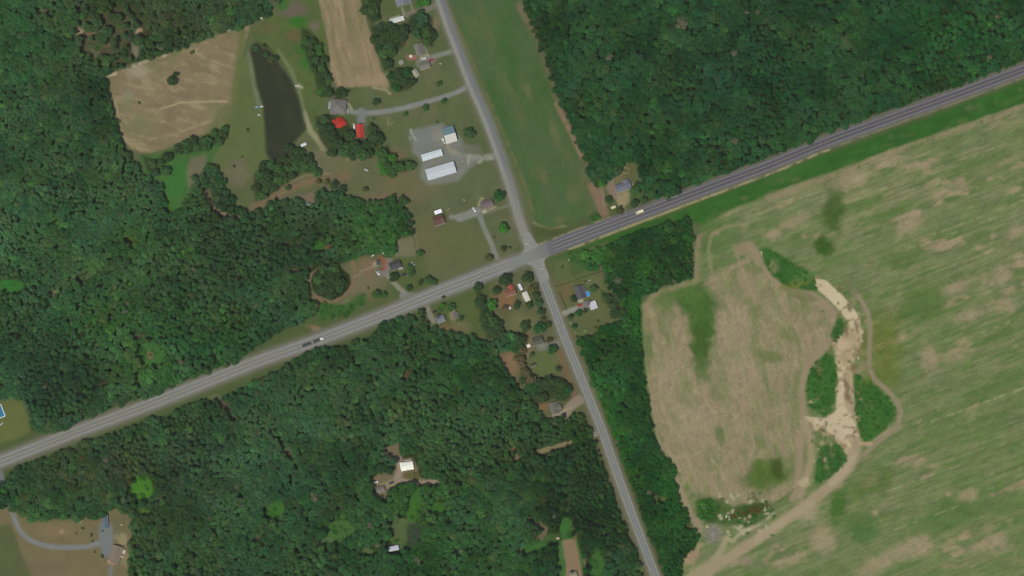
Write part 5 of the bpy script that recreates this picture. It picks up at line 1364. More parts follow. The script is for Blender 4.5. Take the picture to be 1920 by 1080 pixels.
WHITE_TRIM = paint_mat((206, 204, 196), rough=0.6, grain=0.05)
_win = {}
def add_window(parent, x, y, z, nx, ny, wd=1.0, ht=1.1):
    """frame and pane on a wall whose outward normal is (nx, ny)"""
    bm = bmesh.new()
    for a, b, c, d in ((-wd / 2 - .08, wd / 2 + .08, -ht / 2 - .1, -ht / 2), (-wd / 2 - .08, wd / 2 + .08, ht / 2, ht / 2 + .08), (-wd / 2 - .08, -wd / 2, -ht / 2, ht / 2), (wd / 2, wd / 2 + .08, -ht / 2, ht / 2)):
        bx(bm, a, b, -0.01, 0.06, c, d)
    o = mesh_obj('window', bm, WHITE_TRIM, parent)
    o.location = (x, y, z)
    o.rotation_euler = (0, 0, math.atan2(ny, nx) - math.pi / 2)
    bm = bmesh.new()
    bx(bm, -wd / 2, wd / 2, 0.0, 0.025, -ht / 2, ht / 2)
    mesh_obj('pane', bm, GLASS, o)
def add_door(parent, x, y, nx, ny, mat, wd=1.0, ht=2.05, handle=True):
    bm = bmesh.new()
    bx(bm, -wd / 2, wd / 2, 0.0, 0.05, 0.1, ht)
    o = mesh_obj('door', bm, mat, parent)
    o.location = (x, y, 0)
    o.rotation_euler = (0, 0, math.atan2(ny, nx) - math.pi / 2)
    if handle:
        bm = bmesh.new()
        bx(bm, wd / 2 - .16, wd / 2 - .08, 0.05, 0.10, 0.98, 1.06)
        mesh_obj('handle', bm, paint_mat((120, 118, 112), grain=0.02, metallic=0.0), o)
def house(name, label, cx, cy, L, W, ang, roof, wall=(176, 172, 160), h=2.9, rise=None, hip=False, roof2=None, wing=None, chimney=None, porch=None, cat='house', nwin=3, garage=False, door=(96, 60, 48), k_roof=1.0, seams=False):
    """photo pixels for place and size; ang = direction of the ridge, degrees counter-clockwise from east"""
    Lm, Wm = L * MPP, W * MPP
    over = 0.35 if Wm > 4 else 0.15
    Lm -= 2 * over
    Wm -= 2 * over
    if rise is None:
        rise = Wm * 0.24
    p = P(cx, cy, h + rise * 0.5)
    t = thing(name, label, cat, (p.x, p.y, ground_z(cx, cy) - 0.02), math.radians(ang))
    wm = paint_mat(wall, rough=0.75, grain=0.08)
    rm = paint_mat(roof, rough=0.7, grain=0.13, scale=0.7, k=k_roof)
    bm = bmesh.new()
    if hip:
        bx(bm, -Lm / 2, Lm / 2, -Wm / 2, Wm / 2, 0, h)
    else:
        gable_walls(bm, Lm, Wm, h, rise - 0.02)
    mesh_obj('wall', bm, wm, t)
    bm = bmesh.new()
    if hip:
        hip_roof(bm, Lm, Wm, h, rise, over)
        ro = mesh_obj('roof', bm, rm, t)
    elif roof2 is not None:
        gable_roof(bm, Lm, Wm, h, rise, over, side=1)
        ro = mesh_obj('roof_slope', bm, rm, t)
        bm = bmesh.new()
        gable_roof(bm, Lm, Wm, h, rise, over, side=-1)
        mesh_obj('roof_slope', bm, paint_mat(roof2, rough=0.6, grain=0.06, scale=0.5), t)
    else:
        gable_roof(bm, Lm, Wm, h, rise, over)
        ro = mesh_obj('roof', bm, rm, t)
    if not hip:
        bm = bmesh.new()
        tube(bm, (-Lm / 2 - over, 0, h + rise + 0.14), (Lm / 2 + over, 0, h + rise + 0.14), 0.11, 0.11, 6)
        mesh_obj('ridge_cap', bm, rm, ro)
        bm = bmesh.new()
        dr = rise * over / (Wm / 2)
        bx(bm, -Lm / 2 - over, Lm / 2 + over, -Wm / 2 - over - 0.12, -Wm / 2 - over - 0.005, h - dr - 0.02, h - dr + 0.12)
        mesh_obj('gutter', bm, WHITE_TRIM, t)
    if seams:
        hl, hw = Lm / 2 + over, Wm / 2 + over
        dr = rise * over / (Wm / 2)
        n = int(2 * hl / 0.9)
        bm = bmesh.new()
        for i in range(1, n):
            x = -hl + 2 * hl * i / n
            for s in (1, -1):
                a0, a1 = Vector((x, s * hw, h - dr + 0.16)), Vector((x, s * 0.12, h + rise + 0.15))
                v = [bm.verts.new(q) for q in (a0 + Vector((-.03, 0, 0)), a0 + Vector((.03, 0, 0)), a1 + Vector((.03, 0, 0)), a1 + Vector((-.03, 0, 0)), a0 + Vector((0, 0, .06)), a1 + Vector((0, 0, .06)))]
                bm.faces.new((v[0], v[3], v[5], v[4]))
                bm.faces.new((v[1], v[4], v[5], v[2]))
        so = mesh_obj('roof_seams', bm, rm if roof2 is None else WHITE_TRIM, ro)
        so['kind'] = 'stuff'
    if chimney:
        bm = bmesh.new()
        bx(bm, chimney[0] * Lm / 2 - .35, chimney[0] * Lm / 2 + .35, chimney[1] * Wm / 2 - .35, chimney[1] * Wm / 2 + .35, h, h + rise + 0.9)
        mesh_obj('chimney', bm, paint_mat((120, 84, 70), grain=0.2, scale=4), ro)
    dm = paint_mat(door, rough=0.5, grain=0.05)
    if nwin:
        for s in (-1, 1):
            for i in range(nwin):
                x = -Lm / 2 + Lm * (i + 0.5) / nwin
                if s == -1 and i == nwin // 2:
                    add_door(t, x, -Wm / 2, 0, -1, dm)
                else:
                    add_window(t, x, s * Wm / 2, min(1.6, h - 0.9), 0, s)
            add_window(t, s * Lm / 2, 0.2 * Wm, min(1.6, h - 0.9), s, 0)
    if garage:
        add_door(t, -Lm * 0.2, -Wm / 2, 0, -1, paint_mat((190, 188, 180)), min(3.2, Lm * 0.4), min(2.6, h - 0.2), False)
        if Lm > 9:
            add_door(t, Lm * 0.25, -Wm / 2, 0, -1, paint_mat((190, 188, 180)), min(3.2, Lm * 0.3), min(2.6, h - 0.2), False)
    if wing:
        wx, wy, wl, ww, col = wing            # wing: centre offset and size in photo pixels, ridge across
        wl, ww = wl * MPP, ww * MPP
        ob = bpy.data.objects
        bm = bmesh.new()
        gable_walls(bm, wl - 0.5, ww - 0.5, h - 0.15, ww * 0.2)
        a = mesh_obj('wing_wall', bm, wm, t)
        bm = bmesh.new()
        gable_roof(bm, wl - 0.5, ww - 0.5, h - 0.15, ww * 0.22, 0.25)
        b_ = mesh_obj('wing_roof', bm, rm if col is None else paint_mat(col, grain=0.12, scale=0.7), t)
        for o in (a, b_):
            o.location = (wx * MPP, wy * MPP, 0)
            o.rotation_euler = (0, 0, math.pi / 2)
    if porch:
        px_, py_, pl, pw, col = porch
        bm = bmesh.new()
        x0, y0 = px_ * MPP, py_ * MPP
        bx(bm, x0 - pl * MPP / 2, x0 + pl * MPP / 2, y0 - pw * MPP / 2, y0 + pw * MPP / 2, 0.0, 0.45)
        mesh_obj('deck', bm, paint_mat(col, grain=0.15, scale=1.5), t)
        bm = bmesh.new()
        for sx in (-1, 1):
            for sy in (-1, 1):
                bx(bm, x0 + sx * (pl * MPP / 2 - .15) - .05, x0 + sx * (pl * MPP / 2 - .15) + .05, y0 + sy * (pw * MPP / 2 - .15) - .05, y0 + sy * (pw * MPP / 2 - .15) + .05, 0.45, 1.35)
        mesh_obj('deck_posts', bm, WHITE_TRIM, t)
    return t
A = 17.0
house('house', 'pale blue-grey roofed house cut by the top edge of the picture', 755, -3, 24, 30, A + 90, (116, 118, 123), h=3, nwin=3)
house('mobile_home', 'long white trailer home among trees near the top edge', 744, 37, 28, 9, A, (196, 200, 192), (180, 182, 176), h=2.6, rise=0.45, porch=(-2, 7, 20, 4, (134, 134, 116)), seams=True)
house('house', 'grey roofed house with a reddish deck north of the long curved drive', 786, 92, 22, 17, A + 90, (112, 110, 98), chimney=(-0.3, 0.3), porch=(-10.5, 14, 7, 12, (146, 98, 84)))
house('garage', 'low grey roofed garage beside the parked white and red cars', 796, 122, 20, 13, A, (114, 112, 100), garage=True, nwin=0, cat='garage')
house('shed', 'beige shed standing askew at the edge of the dark trees', 780, 137, 15, 10, -57, (152, 151, 128), (140, 138, 120), h=2.3, nwin=0, cat='shed', garage=False)
house('house', 'large grey hip-roofed house at the end of the long curved drive', 634, 199, 30, 28, -5, (112, 108, 102), h=3.2, rise=2.6, hip=True, wing=(-9, -9, 12, 12, None), porch=(-16.5, 2, 5, 14, (140, 158, 146)), chimney=(0.5, -0.2))
house('barn', 'long red metal roofed barn in the dark grove', 675, 245, 26, 15, 96, (172, 68, 56), (150, 60, 52), h=3.4, nwin=0, garage=True, cat='barn', seams=True)
house('barn', 'barn on the gravel yard, roof slopes tinted as sky-blue shade and white sunlight', 843, 252, 22, 31, A, (98, 124, 130), (170, 172, 168), h=4.2, rise=1.9, roof2=(192, 190, 178), nwin=0, garage=True, cat='barn', seams=True)  # one metal roof: sky reflection and sun brightness put into the slope colours
house('barn', 'shorter of the two white roofed barns on the gravel yard', 810, 290.5, 40, 13, A, (192, 202, 202), (170, 172, 168), h=3.6, rise=0.55, nwin=0, garage=True, cat='barn')
house('barn', 'longest and widest of the white roofed barns on the gravel yard', 826.5, 320, 56, 22, A, (184, 188, 190), (170, 172, 168), h=4.2, rise=0.9, nwin=0, garage=True, cat='barn')
house('barn', 'small red-brown barn below the bright white camper', 823, 412, 20, 18, 20, (98, 74, 64), (120, 70, 60), h=3.2, nwin=0, garage=True, cat='barn')
house('house', 'brown-grey roofed house near the side road with a pale porch', 913, 382, 23, 15, 20, (110, 98, 95), wall=(190, 184, 164), porch=(-9, -11, 9, 6, (160, 154, 124)), chimney=(0.3, 0.2))
house('house', 'charcoal roofed house in the highway lot with a pale front', 741, 497, 22, 15, 20, (74, 74, 74), wall=(160, 176, 182), chimney=(0.5, 0.2), porch=(8, -8.5, 8, 4, (150, 152, 148)))
house('shed', 'dark roofed shed west of the charcoal roofed house', 709, 492, 10, 7, 100, (78, 78, 80), h=2.4, nwin=0, cat='shed')
house('house', 'blue-grey roofed house in the clearing north of the highway', 1168.5, 350, 30, 15, 20, (108, 110, 120), wall=(206, 204, 196), wing=(8, 2, 19, 12, None), nwin=4)
house('house', 'grey roofed cottage south of the highway, its north shadow built as a dark wing', 826, 598, 16, 13, 22, (116, 119, 126), h=2.7, wing=(-2, 6, 12, 9, (72, 70, 62)))  # dark wing added on the north side in place of the house's shadow
house('house', 'tiny brown roofed house beside a sandy patch south of the highway', 854, 591, 12, 9, 100, (112, 100, 100), h=2.6, nwin=2)
house('house', 'red-brown roofed house in the trees south-west of the crossroads', 957, 547, 20, 14, 14, (124, 86, 70), wall=(190, 184, 172), wing=(3, 6, 14, 10, (160, 76, 66)), chimney=(-.4, -.2))
house('mobile_home', 'long white trailer beside the side road south-west of the crossroads', 987, 556, 19, 10, -66, (196, 192, 176), (176, 174, 164), h=2.7, rise=0.4, nwin=3, porch=(-1, -6.5, 12, 3, (128, 120, 100)))
house('shed', 'small white shed on the lawn below the red-brown house', 955, 577, 6, 5, 20, (196, 198, 186), (180, 180, 172), h=2.2, nwin=0, cat='shed')
house('house', 'dark grey roofed house next to the blue pool', 1088, 548, 25, 18, 105, (84, 84, 85), h=3.0, porch=(-15, 3, 6, 10, (150, 144, 126)), chimney=(.2, .3))
house('garage', 'garage with white roof by the red car', 1112, 572, 14, 15, 20, (196, 198, 198), (190, 190, 186), h=2.9, rise=1.0, roof2=(176, 174, 178), nwin=0, garage=True, cat='garage', wing=(-6, 7, 10, 9, (100, 98, 94)))
house('house', 'olive-grey roofed house with a bright white front by the south road', 1008.5, 639, 20, 15, 18, (86, 86, 73), wall=(214, 214, 206), porch=(6, -11, 10, 6, (116, 118, 104)))
house('shed', 'bright white shed left of the olive-grey roofed house', 991, 648, 7, 6, 25, (222, 214, 200), (200, 196, 186), h=2.3, nwin=0, cat='shed')
house('shed', 'little dark roofed shed on the lawn below the olive-grey house', 1000, 684, 10, 6, 20, (74, 80, 62), (196, 196, 184), h=2.2, nwin=0, cat='shed')
house('house', 'grey L-shaped house tucked among trees by the south road', 1038.5, 765, 22, 15, 108, (105, 105, 91), h=3.0, wing=(-1, -6, 16, 12, None), porch=(-13, 0, 5, 14, (140, 132, 112)))
house('house', 'brilliant white roofed house alone in the southern wood', 763, 874, 24, 15, 10, (236, 236, 222), (196, 194, 184), h=3.0, rise=0.8, wing=(-8, 3, 11, 9, (226, 226, 210)), porch=(2, 10, 14, 5, (158, 156, 138)))
house('house', 'grey roof half hidden by trees south-west of the white roofed house', 713, 917, 16, 11, 12, (118, 110, 104), h=2.8)
house('shed', 'white metal shed at the small clearing by the dark pool', 738, 1028, 19, 9, 12, (184, 188, 198), (170, 172, 176), h=3.0, rise=0.5, nwin=0, garage=True, cat='shed', seams=True)
house('garage', 'long blue roofed garage above the grey parking pad', 197, 978, 25, 10, 94, (94, 110, 118), (196, 196, 190), h=3.2, nwin=0, garage=True, cat='garage', seams=True)
house('house', 'tan roofed house below the grey parking pad', 216, 1040, 34, 20, 74, (126, 115, 98), wall=(170, 160, 140), wing=(-13, 3, 14, 12, (150, 120, 98)), porch=(10, -13, 7, 5, (186, 184, 172)))
house('shed', 'narrow white shed at the south-east bank of the pond', 569, 271, 11, 5, 25, (206, 214, 216), (190, 194, 196), h=2.4, nwin=0, cat='shed')
house('shed', 'teal shed at the edge of the wood below the brown grass', 577, 382, 9, 6, 10, (86, 120, 104), (90, 116, 104), h=2.2, nwin=0, cat='shed')
house('shed', 'grey-white shed on the brown lawn south of the grove', 687, 318, 8, 4, -15, (150, 150, 142), (150, 150, 146), h=2.2, nwin=0, cat='shed')
house('house', 'beige house at the end of the tan strip by the bottom edge', 1074, 1078, 16, 12, 10, (140, 130, 110), wall=(190, 184, 170), wing=(0, 4, 8, 6, (52, 46, 40)))
house('shed', 'tiny white shed in the wood south-west of the bottom clearing', 968, 965, 6, 5, 15, (222, 224, 214), (210, 210, 204), h=2.2, nwin=0, cat='shed')
house('shed', 'pinkish little shed in the green bottom clearing', 1046, 1009, 6, 4, 0, (184, 158, 134), (170, 150, 130), h=2.2, nwin=0, cat='shed')
house('shed', 'white hut among brown woods near the top edge', 491, 31, 5, 9, -20, (176, 170, 150), (160, 156, 144), h=2.2, nwin=0, cat='shed')
# eight-sided red roof
p = P(637, 230, 3.6)
t = thing('pavilion', 'bright red many-sided roof in the dark grove', 'pavilion', (p.x, p.y, 0), 0.2)
R8 = [((6.2, 5.2, 6.3, 4.9, 6.4, 5.3, 5.0)[k] * math.cos(a), (6.2, 5.2, 6.3, 4.9, 6.4, 5.3, 5.0)[k] * math.sin(a)) for k, a in enumerate([2 * math.pi * i / 7 for i in range(7)])]
bm = bmesh.new()
prism(bm, [(x * .86, y * .86) for x, y in R8], 0, 2.8)
mesh_obj('wall', bm, paint_mat((150, 120, 104)), t)
bm = bmesh.new()
base = [bm.verts.new((x, y, 2.75)) for x, y in R8]
up = [bm.verts.new((x, y, 2.9)) for x, y in R8]
ap = bm.verts.new((0, 0, 4.6))
bm.faces.new(base[::-1])
for i in range(7):
    bm.faces.new((base[i], base[(i + 1) % 7], up[(i + 1) % 7], up[i]))
    bm.faces.new((up[i], up[(i + 1) % 7], ap))
RED = paint_mat((166, 54, 42), grain=0.16, rough=0.75, scale=0.5)
mesh_obj('roof', bm, RED, t)
for x_, y_, s_ in ((-5.2, 2.6, 1.5), (4.6, -1.6, 1.4)):
    bm = bmesh.new()
    hip_roof(bm, 2 * s_, 2 * s_, 2.5, 0.7, 0.2)
    o = mesh_obj('porch_roof', bm, RED, t)
    o.location = (x_, y_, 0)
    for sx in (-1, 1):
        box_obj('post', (x_ + sx * (s_ - .2) - .07, x_ + sx * (s_ - .2) + .07, y_ - s_ + .1, y_ - s_ + .24, 0, 2.5), WHITE_TRIM, t)
add_door(t, 0.2, -4.85, 0, -1, paint_mat((96, 60, 48)))

# ------------------------------------------------------------------ vehicles
def wheel(parent, x, y, r=0.34, wd=0.24):
    bm = bmesh.new()
    tube(bm, (x, y - wd / 2, r), (x, y + wd / 2, r), r, r, 12)
    w_ = mesh_obj('wheel', bm, RUBBER, parent)
    bm = bmesh.new()
    s = 1 if y > 0 else -1
    tube(bm, (x, y + s * wd / 2, r), (x, y + s * (wd / 2 + 0.015), r), r * 0.6, r * 0.55, 10)
    mesh_obj('rim', bm, paint_mat((150, 150, 150), grain=0.02), w_)
def side_loft(bm, prof, wd, inset=0.0):
    """profile in xz, extruded across y with the upper points drawn in"""
    zmax = max(z for _, z in prof)
    rows = []
    for s in (-1, 1):
        rows.append([bm.verts.new((x, s * (wd / 2 - inset * max(0, (z - 0.85) / max(zmax - 0.85, .01))), z)) for x, z in prof])
    n = len(prof)
    for i in range(n):
        bm.faces.new((rows[0][i], rows[0][(i + 1) % n], rows[1][(i + 1) % n], rows[1][i]))
    bm.faces.new(rows[0][::-1])
    bm.faces.new(rows[1])
    bmesh.ops.recalc_face_normals(bm, faces=bm.faces[:])
def car(name, label, px, py, ang, col, form='car', cat=None, L=4.7):
    p = P(px, py, 0.8)
    t = thing(name, label, cat or {'pickup': 'pickup', 'van': 'van'}.get(form, 'car'), (p.x, p.y, ground_z(px, py) + 0.02), math.radians(ang))
    m = paint_mat(col, rough=0.3, spec=0.5, grain=0.03)
    h = L / 2
    if form == 'pickup':
        body = [(-h, .45), (h - .1, .45), (h, .6), (h, .95), (h - .3, 1.05), (h - 1.5, 1.12), (-h, 1.12)]
        cab = [(h - 1.6, 1.1), (h - 2.25, 1.78), (h - 3.25, 1.80), (h - 3.5, 1.1)]
    elif form == 'van':
        body = [(-h, .45), (h - .1, .45), (h, .6), (h, 1.0), (h - .9, 1.15), (-h, 1.15)]
        cab = [(h - .8, 1.13), (h - 1.7, 1.98), (-h + .15, 2.0), (-h + .02, 1.13)]
    else:
        body = [(-h, .42), (h - .1, .42), (h, .58), (h, .80), (h - .25, .92), (h - 1.35, 1.0), (-h + .7, 1.02), (-h + .08, .95), (-h, .7)]
        cab = [(h - 1.35, .98), (h - 2.1, 1.46), (-h + 1.35, 1.47), (-h + .6, 1.0)]
    bm = bmesh.new()
    side_loft(bm, body, 1.82)
    bmesh.ops.bevel(bm, geom=bm.edges[:], offset=0.05, segments=2, affect='EDGES')
    bo = mesh_obj('body', bm, m, t)
    bm = bmesh.new()
    side_loft(bm, cab, 1.66, 0.16)
    mesh_obj('windows', bm, GLASS, t)
    xs = [q[0] for q in cab]
    bm = bmesh.new()
    x1, x0 = cab[1][0], cab[2][0]
    z1 = cab[1][1]
    bx(bm, x0 + .05, x1 - .05, -.66, .66, z1 + .005, z1 + .05)
    mesh_obj('roof_panel', bm, m, t)
    if form == 'pickup':
        bm = bmesh.new()
        bx(bm, -h + .1, h - 3.6, -.76, .76, 1.121, 1.14)
        mesh_obj('cargo_bed', bm, paint_mat((60, 60, 62)), t)
    for x in (-h + .95, h - .95):
        for y in (-.8, .8):
            wheel(t, x, y)
    for y in (-.6, .6):
        bm = bmesh.new()
        bx(bm, h - .01, h + .03, y - .2, y + .2, .66, .82)
        mesh_obj('headlight', bm, WHITE_TRIM, t)
    return t
car('car', 'white car parked beside the low grey garage', 794, 110, 12, (226, 226, 222))
car('car', 'red car on the drive of the grey house near the top', 809, 112.5, 20, (176, 50, 50))
car('van', 'white van parked at the west corner of the barn with light-tinted roof slopes', 831.5, 264, -60, (226, 224, 214), 'van', L=5.4)
car('car', 'white car on the grey pad of the brown-grey roofed house', 889, 393, -55, (230, 230, 230))
car('pickup', 'white pickup left of the red pickup by the charcoal house', 708, 511, -58, (216, 218, 214), 'pickup', L=5.4)
car('pickup', 'red pickup parked by the charcoal roofed house', 718.5, 504, 28, (196, 66, 50), 'pickup', L=5.6)
car('car', 'dark blue car on the lawn south-east of the charcoal house', 757.5, 514.5, 25, (46, 52, 78))
car('car', 'red car on the drive below the dark grey house', 1087, 572, 20, (186, 58, 46))
car('van', 'white van at the west wall of the long red barn', 664, 237, 98, (220, 218, 206), 'van', L=5.2)
car('car', 'dark blue car under trees by the grey L-shaped house', 1057, 776, 20, (52, 54, 74))
car('car', 'white car left of the half hidden grey roof in the southern wood', 704, 904.5, 10, (226, 228, 230))
car('car', 'dark blue car on the drive below the brilliant white roof', 734, 905, 25, (54, 60, 86))
car('car', 'dark maroon car behind the grey cottage south of the highway', 815, 584, 30, (66, 50, 48))
car('van', 'dark blue van in the trees east of the long red barn', 707.5, 242, 100, (70, 78, 92), 'van', L=5.2)
car('car', 'small white car on the lawn east of the charcoal house', 774, 495, -50, (200, 200, 192), L=3.6)
def camper(label, px, py, ang, L, W, col, name='camper'):
    p = P(px, py, 2.4)
    t = thing(name, label, 'camper', (p.x, p.y, ground_z(px, py)), math.radians(ang))
    l, w2 = L * MPP / 2, W * MPP / 2
    bm = bmesh.new()
    bx(bm, -l, l, -w2, w2, 0.5, 2.75)
    bmesh.ops.bevel(bm, geom=bm.edges[:], offset=0.18, segments=2, affect='EDGES')
    mesh_obj('body', bm, paint_mat(col, rough=0.4, grain=0.04), t)
    bm = bmesh.new()
    bx(bm, -.4, .4, -.3, .3, 2.75, 2.98)
    mesh_obj('roof_vent', bm, paint_mat((150, 150, 148)), t)
    bm = bmesh.new()
    bx(bm, -l * .5, -l * .1, -w2 - .03, -w2 + .01, 1.5, 2.2)
    mesh_obj('window', bm, GLASS, t)
    add_door(t, l * .45, -w2, 0, -1, WHITE_TRIM, .7, 2.2)
    bm = bmesh.new()
    tube(bm, (l, 0, .6), (l + 1.2, 0, .55), .06, .05, 6)
    mesh_obj('tow_bar', bm, RUBBER, t)
    for y in (-1, 1):
        wheel(t, -.3, y * (w2 - .15))
        wheel(t, .5, y * (w2 - .15))
    return t
camper('bright white camper parked above the red-brown barn', 821.5, 397, 20, 14, 7, (236, 238, 240))
camper('white and lilac camper left of the long white trailer', 975.5, 538, -64, 13, 5.5, (206, 204, 214))
camper('cream camper beside the drive of the blue-grey house', 1150, 388.5, 22, 9, 4.5, (206, 200, 164))
# box truck going west, tipper lorry going east
def box_truck(label, px, py, ang, col):
    p = P(px, py, 1.6)
    t = thing('box_truck', label, 'truck', (p.x, p.y, 0.36), math.radians(ang))
    m = paint_mat(col, rough=0.4, grain=0.04)
    bm = bmesh.new()
    bx(bm, -3.6, 1.6, -1.2, 1.2, 0.75, 3.1)
    bmesh.ops.bevel(bm, geom=bm.edges[:], offset=0.05, segments=1, affect='EDGES')
    mesh_obj('cargo_box', bm, m, t)
    bm = bmesh.new()
    side_loft(bm, [(1.75, .5), (3.7, .5), (3.75, 1.3), (3.1, 1.45), (2.7, 2.3), (1.75, 2.35)], 2.1, .1)
    mesh_obj('cab', bm, m, t)
    bm = bmesh.new()
    side_loft(bm, [(3.13, 1.5), (2.78, 2.22), (2.74, 2.2), (3.09, 1.48)], 1.9, .1)
    o = mesh_obj('windscreen', bm, GLASS, t)
    o.location = (0.05, 0, 0.03)
    for x in (-2.4, 2.7):
        for y in (-.98, .98):
            wheel(t, x, y, .45, .3)
    for y in (-.75, .75):
        bm = bmesh.new()
        bx(bm, 3.72, 3.78, y - .18, y + .18, .8, 1.0)
        mesh_obj('headlight', bm, WHITE_TRIM, t)
box_truck('pale yellow box truck driving west on the dark highway', 1199.5, 397.5, 201, (222, 216, 172))
p = P(597, 638, 1.5)
ANG = math.radians(21)
t = thing('tipper_truck', 'dark loaded truck with white cab heading east on the highway', 'truck', (p.x, p.y, 0.36), ANG)
bm = bmesh.new()
side_loft(bm, [(3.0, .6), (5.0, .6), (5.05, 1.5), (3.9, 1.9), (3.5, 2.8), (1.9, 2.85), (1.9, .6)], 2.4, .12)
mesh_obj('cab', bm, paint_mat((226, 228, 220), rough=0.35, grain=0.03), t)
bm = bmesh.new()
side_loft(bm, [(3.97, 1.95), (3.6, 2.7), (3.54, 2.68), (3.9, 1.9)], 2.1, .12)
mesh_obj('windscreen', bm, GLASS, t)
bm = bmesh.new()
for a in ((-5.2, 1.4, -1.25, -1.1, 1.0, 2.5), (-5.2, 1.4, 1.1, 1.25, 1.0, 2.5), (-5.2, -5.05, -1.1, 1.1, 1.0, 2.5), (1.25, 1.4, -1.1, 1.1, 1.0, 2.5), (-5.05, 1.25, -1.1, 1.1, 1.0, 1.15)):
    bx(bm, *a)
mesh_obj('tipper_body', bm, paint_mat((112, 116, 112), rough=0.5), t)
bm = bmesh.new()
bx(bm, -5.0, 0.4, -1.08, 1.08, 1.15, 2.2)
bmesh.ops.subdivide_edges(bm, edges=bm.edges[:], cuts=4, use_grid_fill=True)
rl = random.Random(3)
for v in bm.verts:
    if v.co.z > 2.1:
        v.co.z += rl.uniform(-.25, .2)
mesh_obj('load', bm, paint_mat((72, 76, 72), rough=0.95, grain=0.25, scale=2), t)
for x in (-4.2, -3.1, 3.6):
    for y in (-1.05, 1.05):
        wheel(t, x, y, .5, .34)
p = P(574.5, 646.5, 1.5)
t = thing('trailer', 'dark loaded trailer coupled behind the white-cabbed truck', 'trailer', (p.x, p.y, 0.36), ANG)
bm = bmesh.new()
for a in ((-4.0, 4.0, -1.25, -1.1, 1.0, 2.4), (-4.0, 4.0, 1.1, 1.25, 1.0, 2.4), (-4.0, -3.85, -1.1, 1.1, 1.0, 2.4), (3.85, 4.0, -1.1, 1.1, 1.0, 2.4), (-3.85, 3.85, -1.1, 1.1, 1.0, 1.15)):
    bx(bm, *a)
mesh_obj('tipper_body', bm, paint_mat((112, 116, 112), rough=0.5), t)
bm = bmesh.new()
bx(bm, -3.84, 3.84, -1.08, 1.08, 1.15, 2.15)
bmesh.ops.subdivide_edges(bm, edges=bm.edges[:], cuts=4, use_grid_fill=True)
for v in bm.verts:
    if v.co.z > 2.1:
        v.co.z += rl.uniform(-.25, .2)
mesh_obj('load', bm, paint_mat((72, 76, 72), rough=0.95, grain=0.25, scale=2), t)
bm = bmesh.new()
tube(bm, (4.0, 0, .9), (5.4, 0, .9), .08, .08, 6)
mesh_obj('tow_bar', bm, RUBBER, t)
for x in (-2.8, -1.7, 2.6):
    for y in (-1.05, 1.05):
        wheel(t, x, y, .5, .34)

# ------------------------------------------------------------------ garden things
def ring_tub(name, label, cat, px, py, r, h, wall_c, fill_c, rough=0.15):
    p = P(px, py, h)
    t = thing(name, label, cat, (p.x, p.y, ground_z(px, py)))
    bm = bmesh.new()
    n = 24
    for (ra, rb, za, zb) in ((r, r, 0, h), (r, r - .18, h, h), (r - .18, r - .18, h, h - .4)):
        A_ = [bm.verts.new((ra * math.cos(2 * math.pi * i / n), ra * math.sin(2 * math.pi * i / n), za)) for i in range(n)]
        B_ = [bm.verts.new((rb * math.cos(2 * math.pi * i / n), rb * math.sin(2 * math.pi * i / n), zb)) for i in range(n)]
        for i in range(n):
            bm.faces.new((A_[i], A_[(i + 1) % n], B_[(i + 1) % n], B_[i]))
    mesh_obj('rim', bm, paint_mat(wall_c, grain=0.05), t)
    bm = bmesh.new()
    bm.faces.new([bm.verts.new(((r - .18) * math.cos(2 * math.pi * i / n), (r - .18) * math.sin(2 * math.pi * i / n), h - .12)) for i in range(n)])
    mesh_obj('water' if name == 'swimming_pool' else 'mat', bm, paint_mat(fill_c, rough=rough, spec=0.5, grain=0.1), t)
    return t
ring_tub('swimming_pool', 'round blue garden pool right of the dark grey house', 'pool', 1101.5, 551, 2.6, 1.2, (150, 178, 190), (72, 142, 196))
tr = ring_tub('trampoline', 'pale round trampoline left of the parked cars near the top', 'trampoline', 752, 117, 2.4, 0.9, (150, 150, 132), (132, 134, 116), 0.7)
bm = bmesh.new()
for i in range(6):
    a = math.pi / 3 * i
    tube(bm, (2.3 * math.cos(a), 2.3 * math.sin(a), 0), (2.3 * math.cos(a), 2.3 * math.sin(a), .85), .04, .04, 5)
mesh_obj('frame', bm, paint_mat((120, 120, 118)), tr)
ring_tub('swimming_pool', 'small round white garden pool by the reddish deck near the top', 'pool', 770, 105.5, 1.5, 0.7, (206, 206, 190), (196, 200, 190), 0.4)
p = P(1, 771, 0.3)
t = thing('swimming_pool', 'blue swimming pool with white surround at the left edge', 'pool', (p.x, p.y, 0), math.radians(22))
bm = bmesh.new()
for a in ((-5.5, 2.8, -6.2, -5.4, 0, .25), (-5.5, 2.8, 5.4, 6.2, 0, .25), (2.0, 2.8, -5.4, 5.4, 0, .25), (-5.5, -4.7, -5.4, 5.4, 0, .25)):
    bx(bm, *a)
mesh_obj('surround', bm, paint_mat((200, 204, 200)), t)
bm = bmesh.new()
bx(bm, -4.7, 2.0, -5.4, 5.4, 0, .15)
mesh_obj('water', bm, paint_mat((60, 116, 148), rough=0.15, spec=0.5), t)
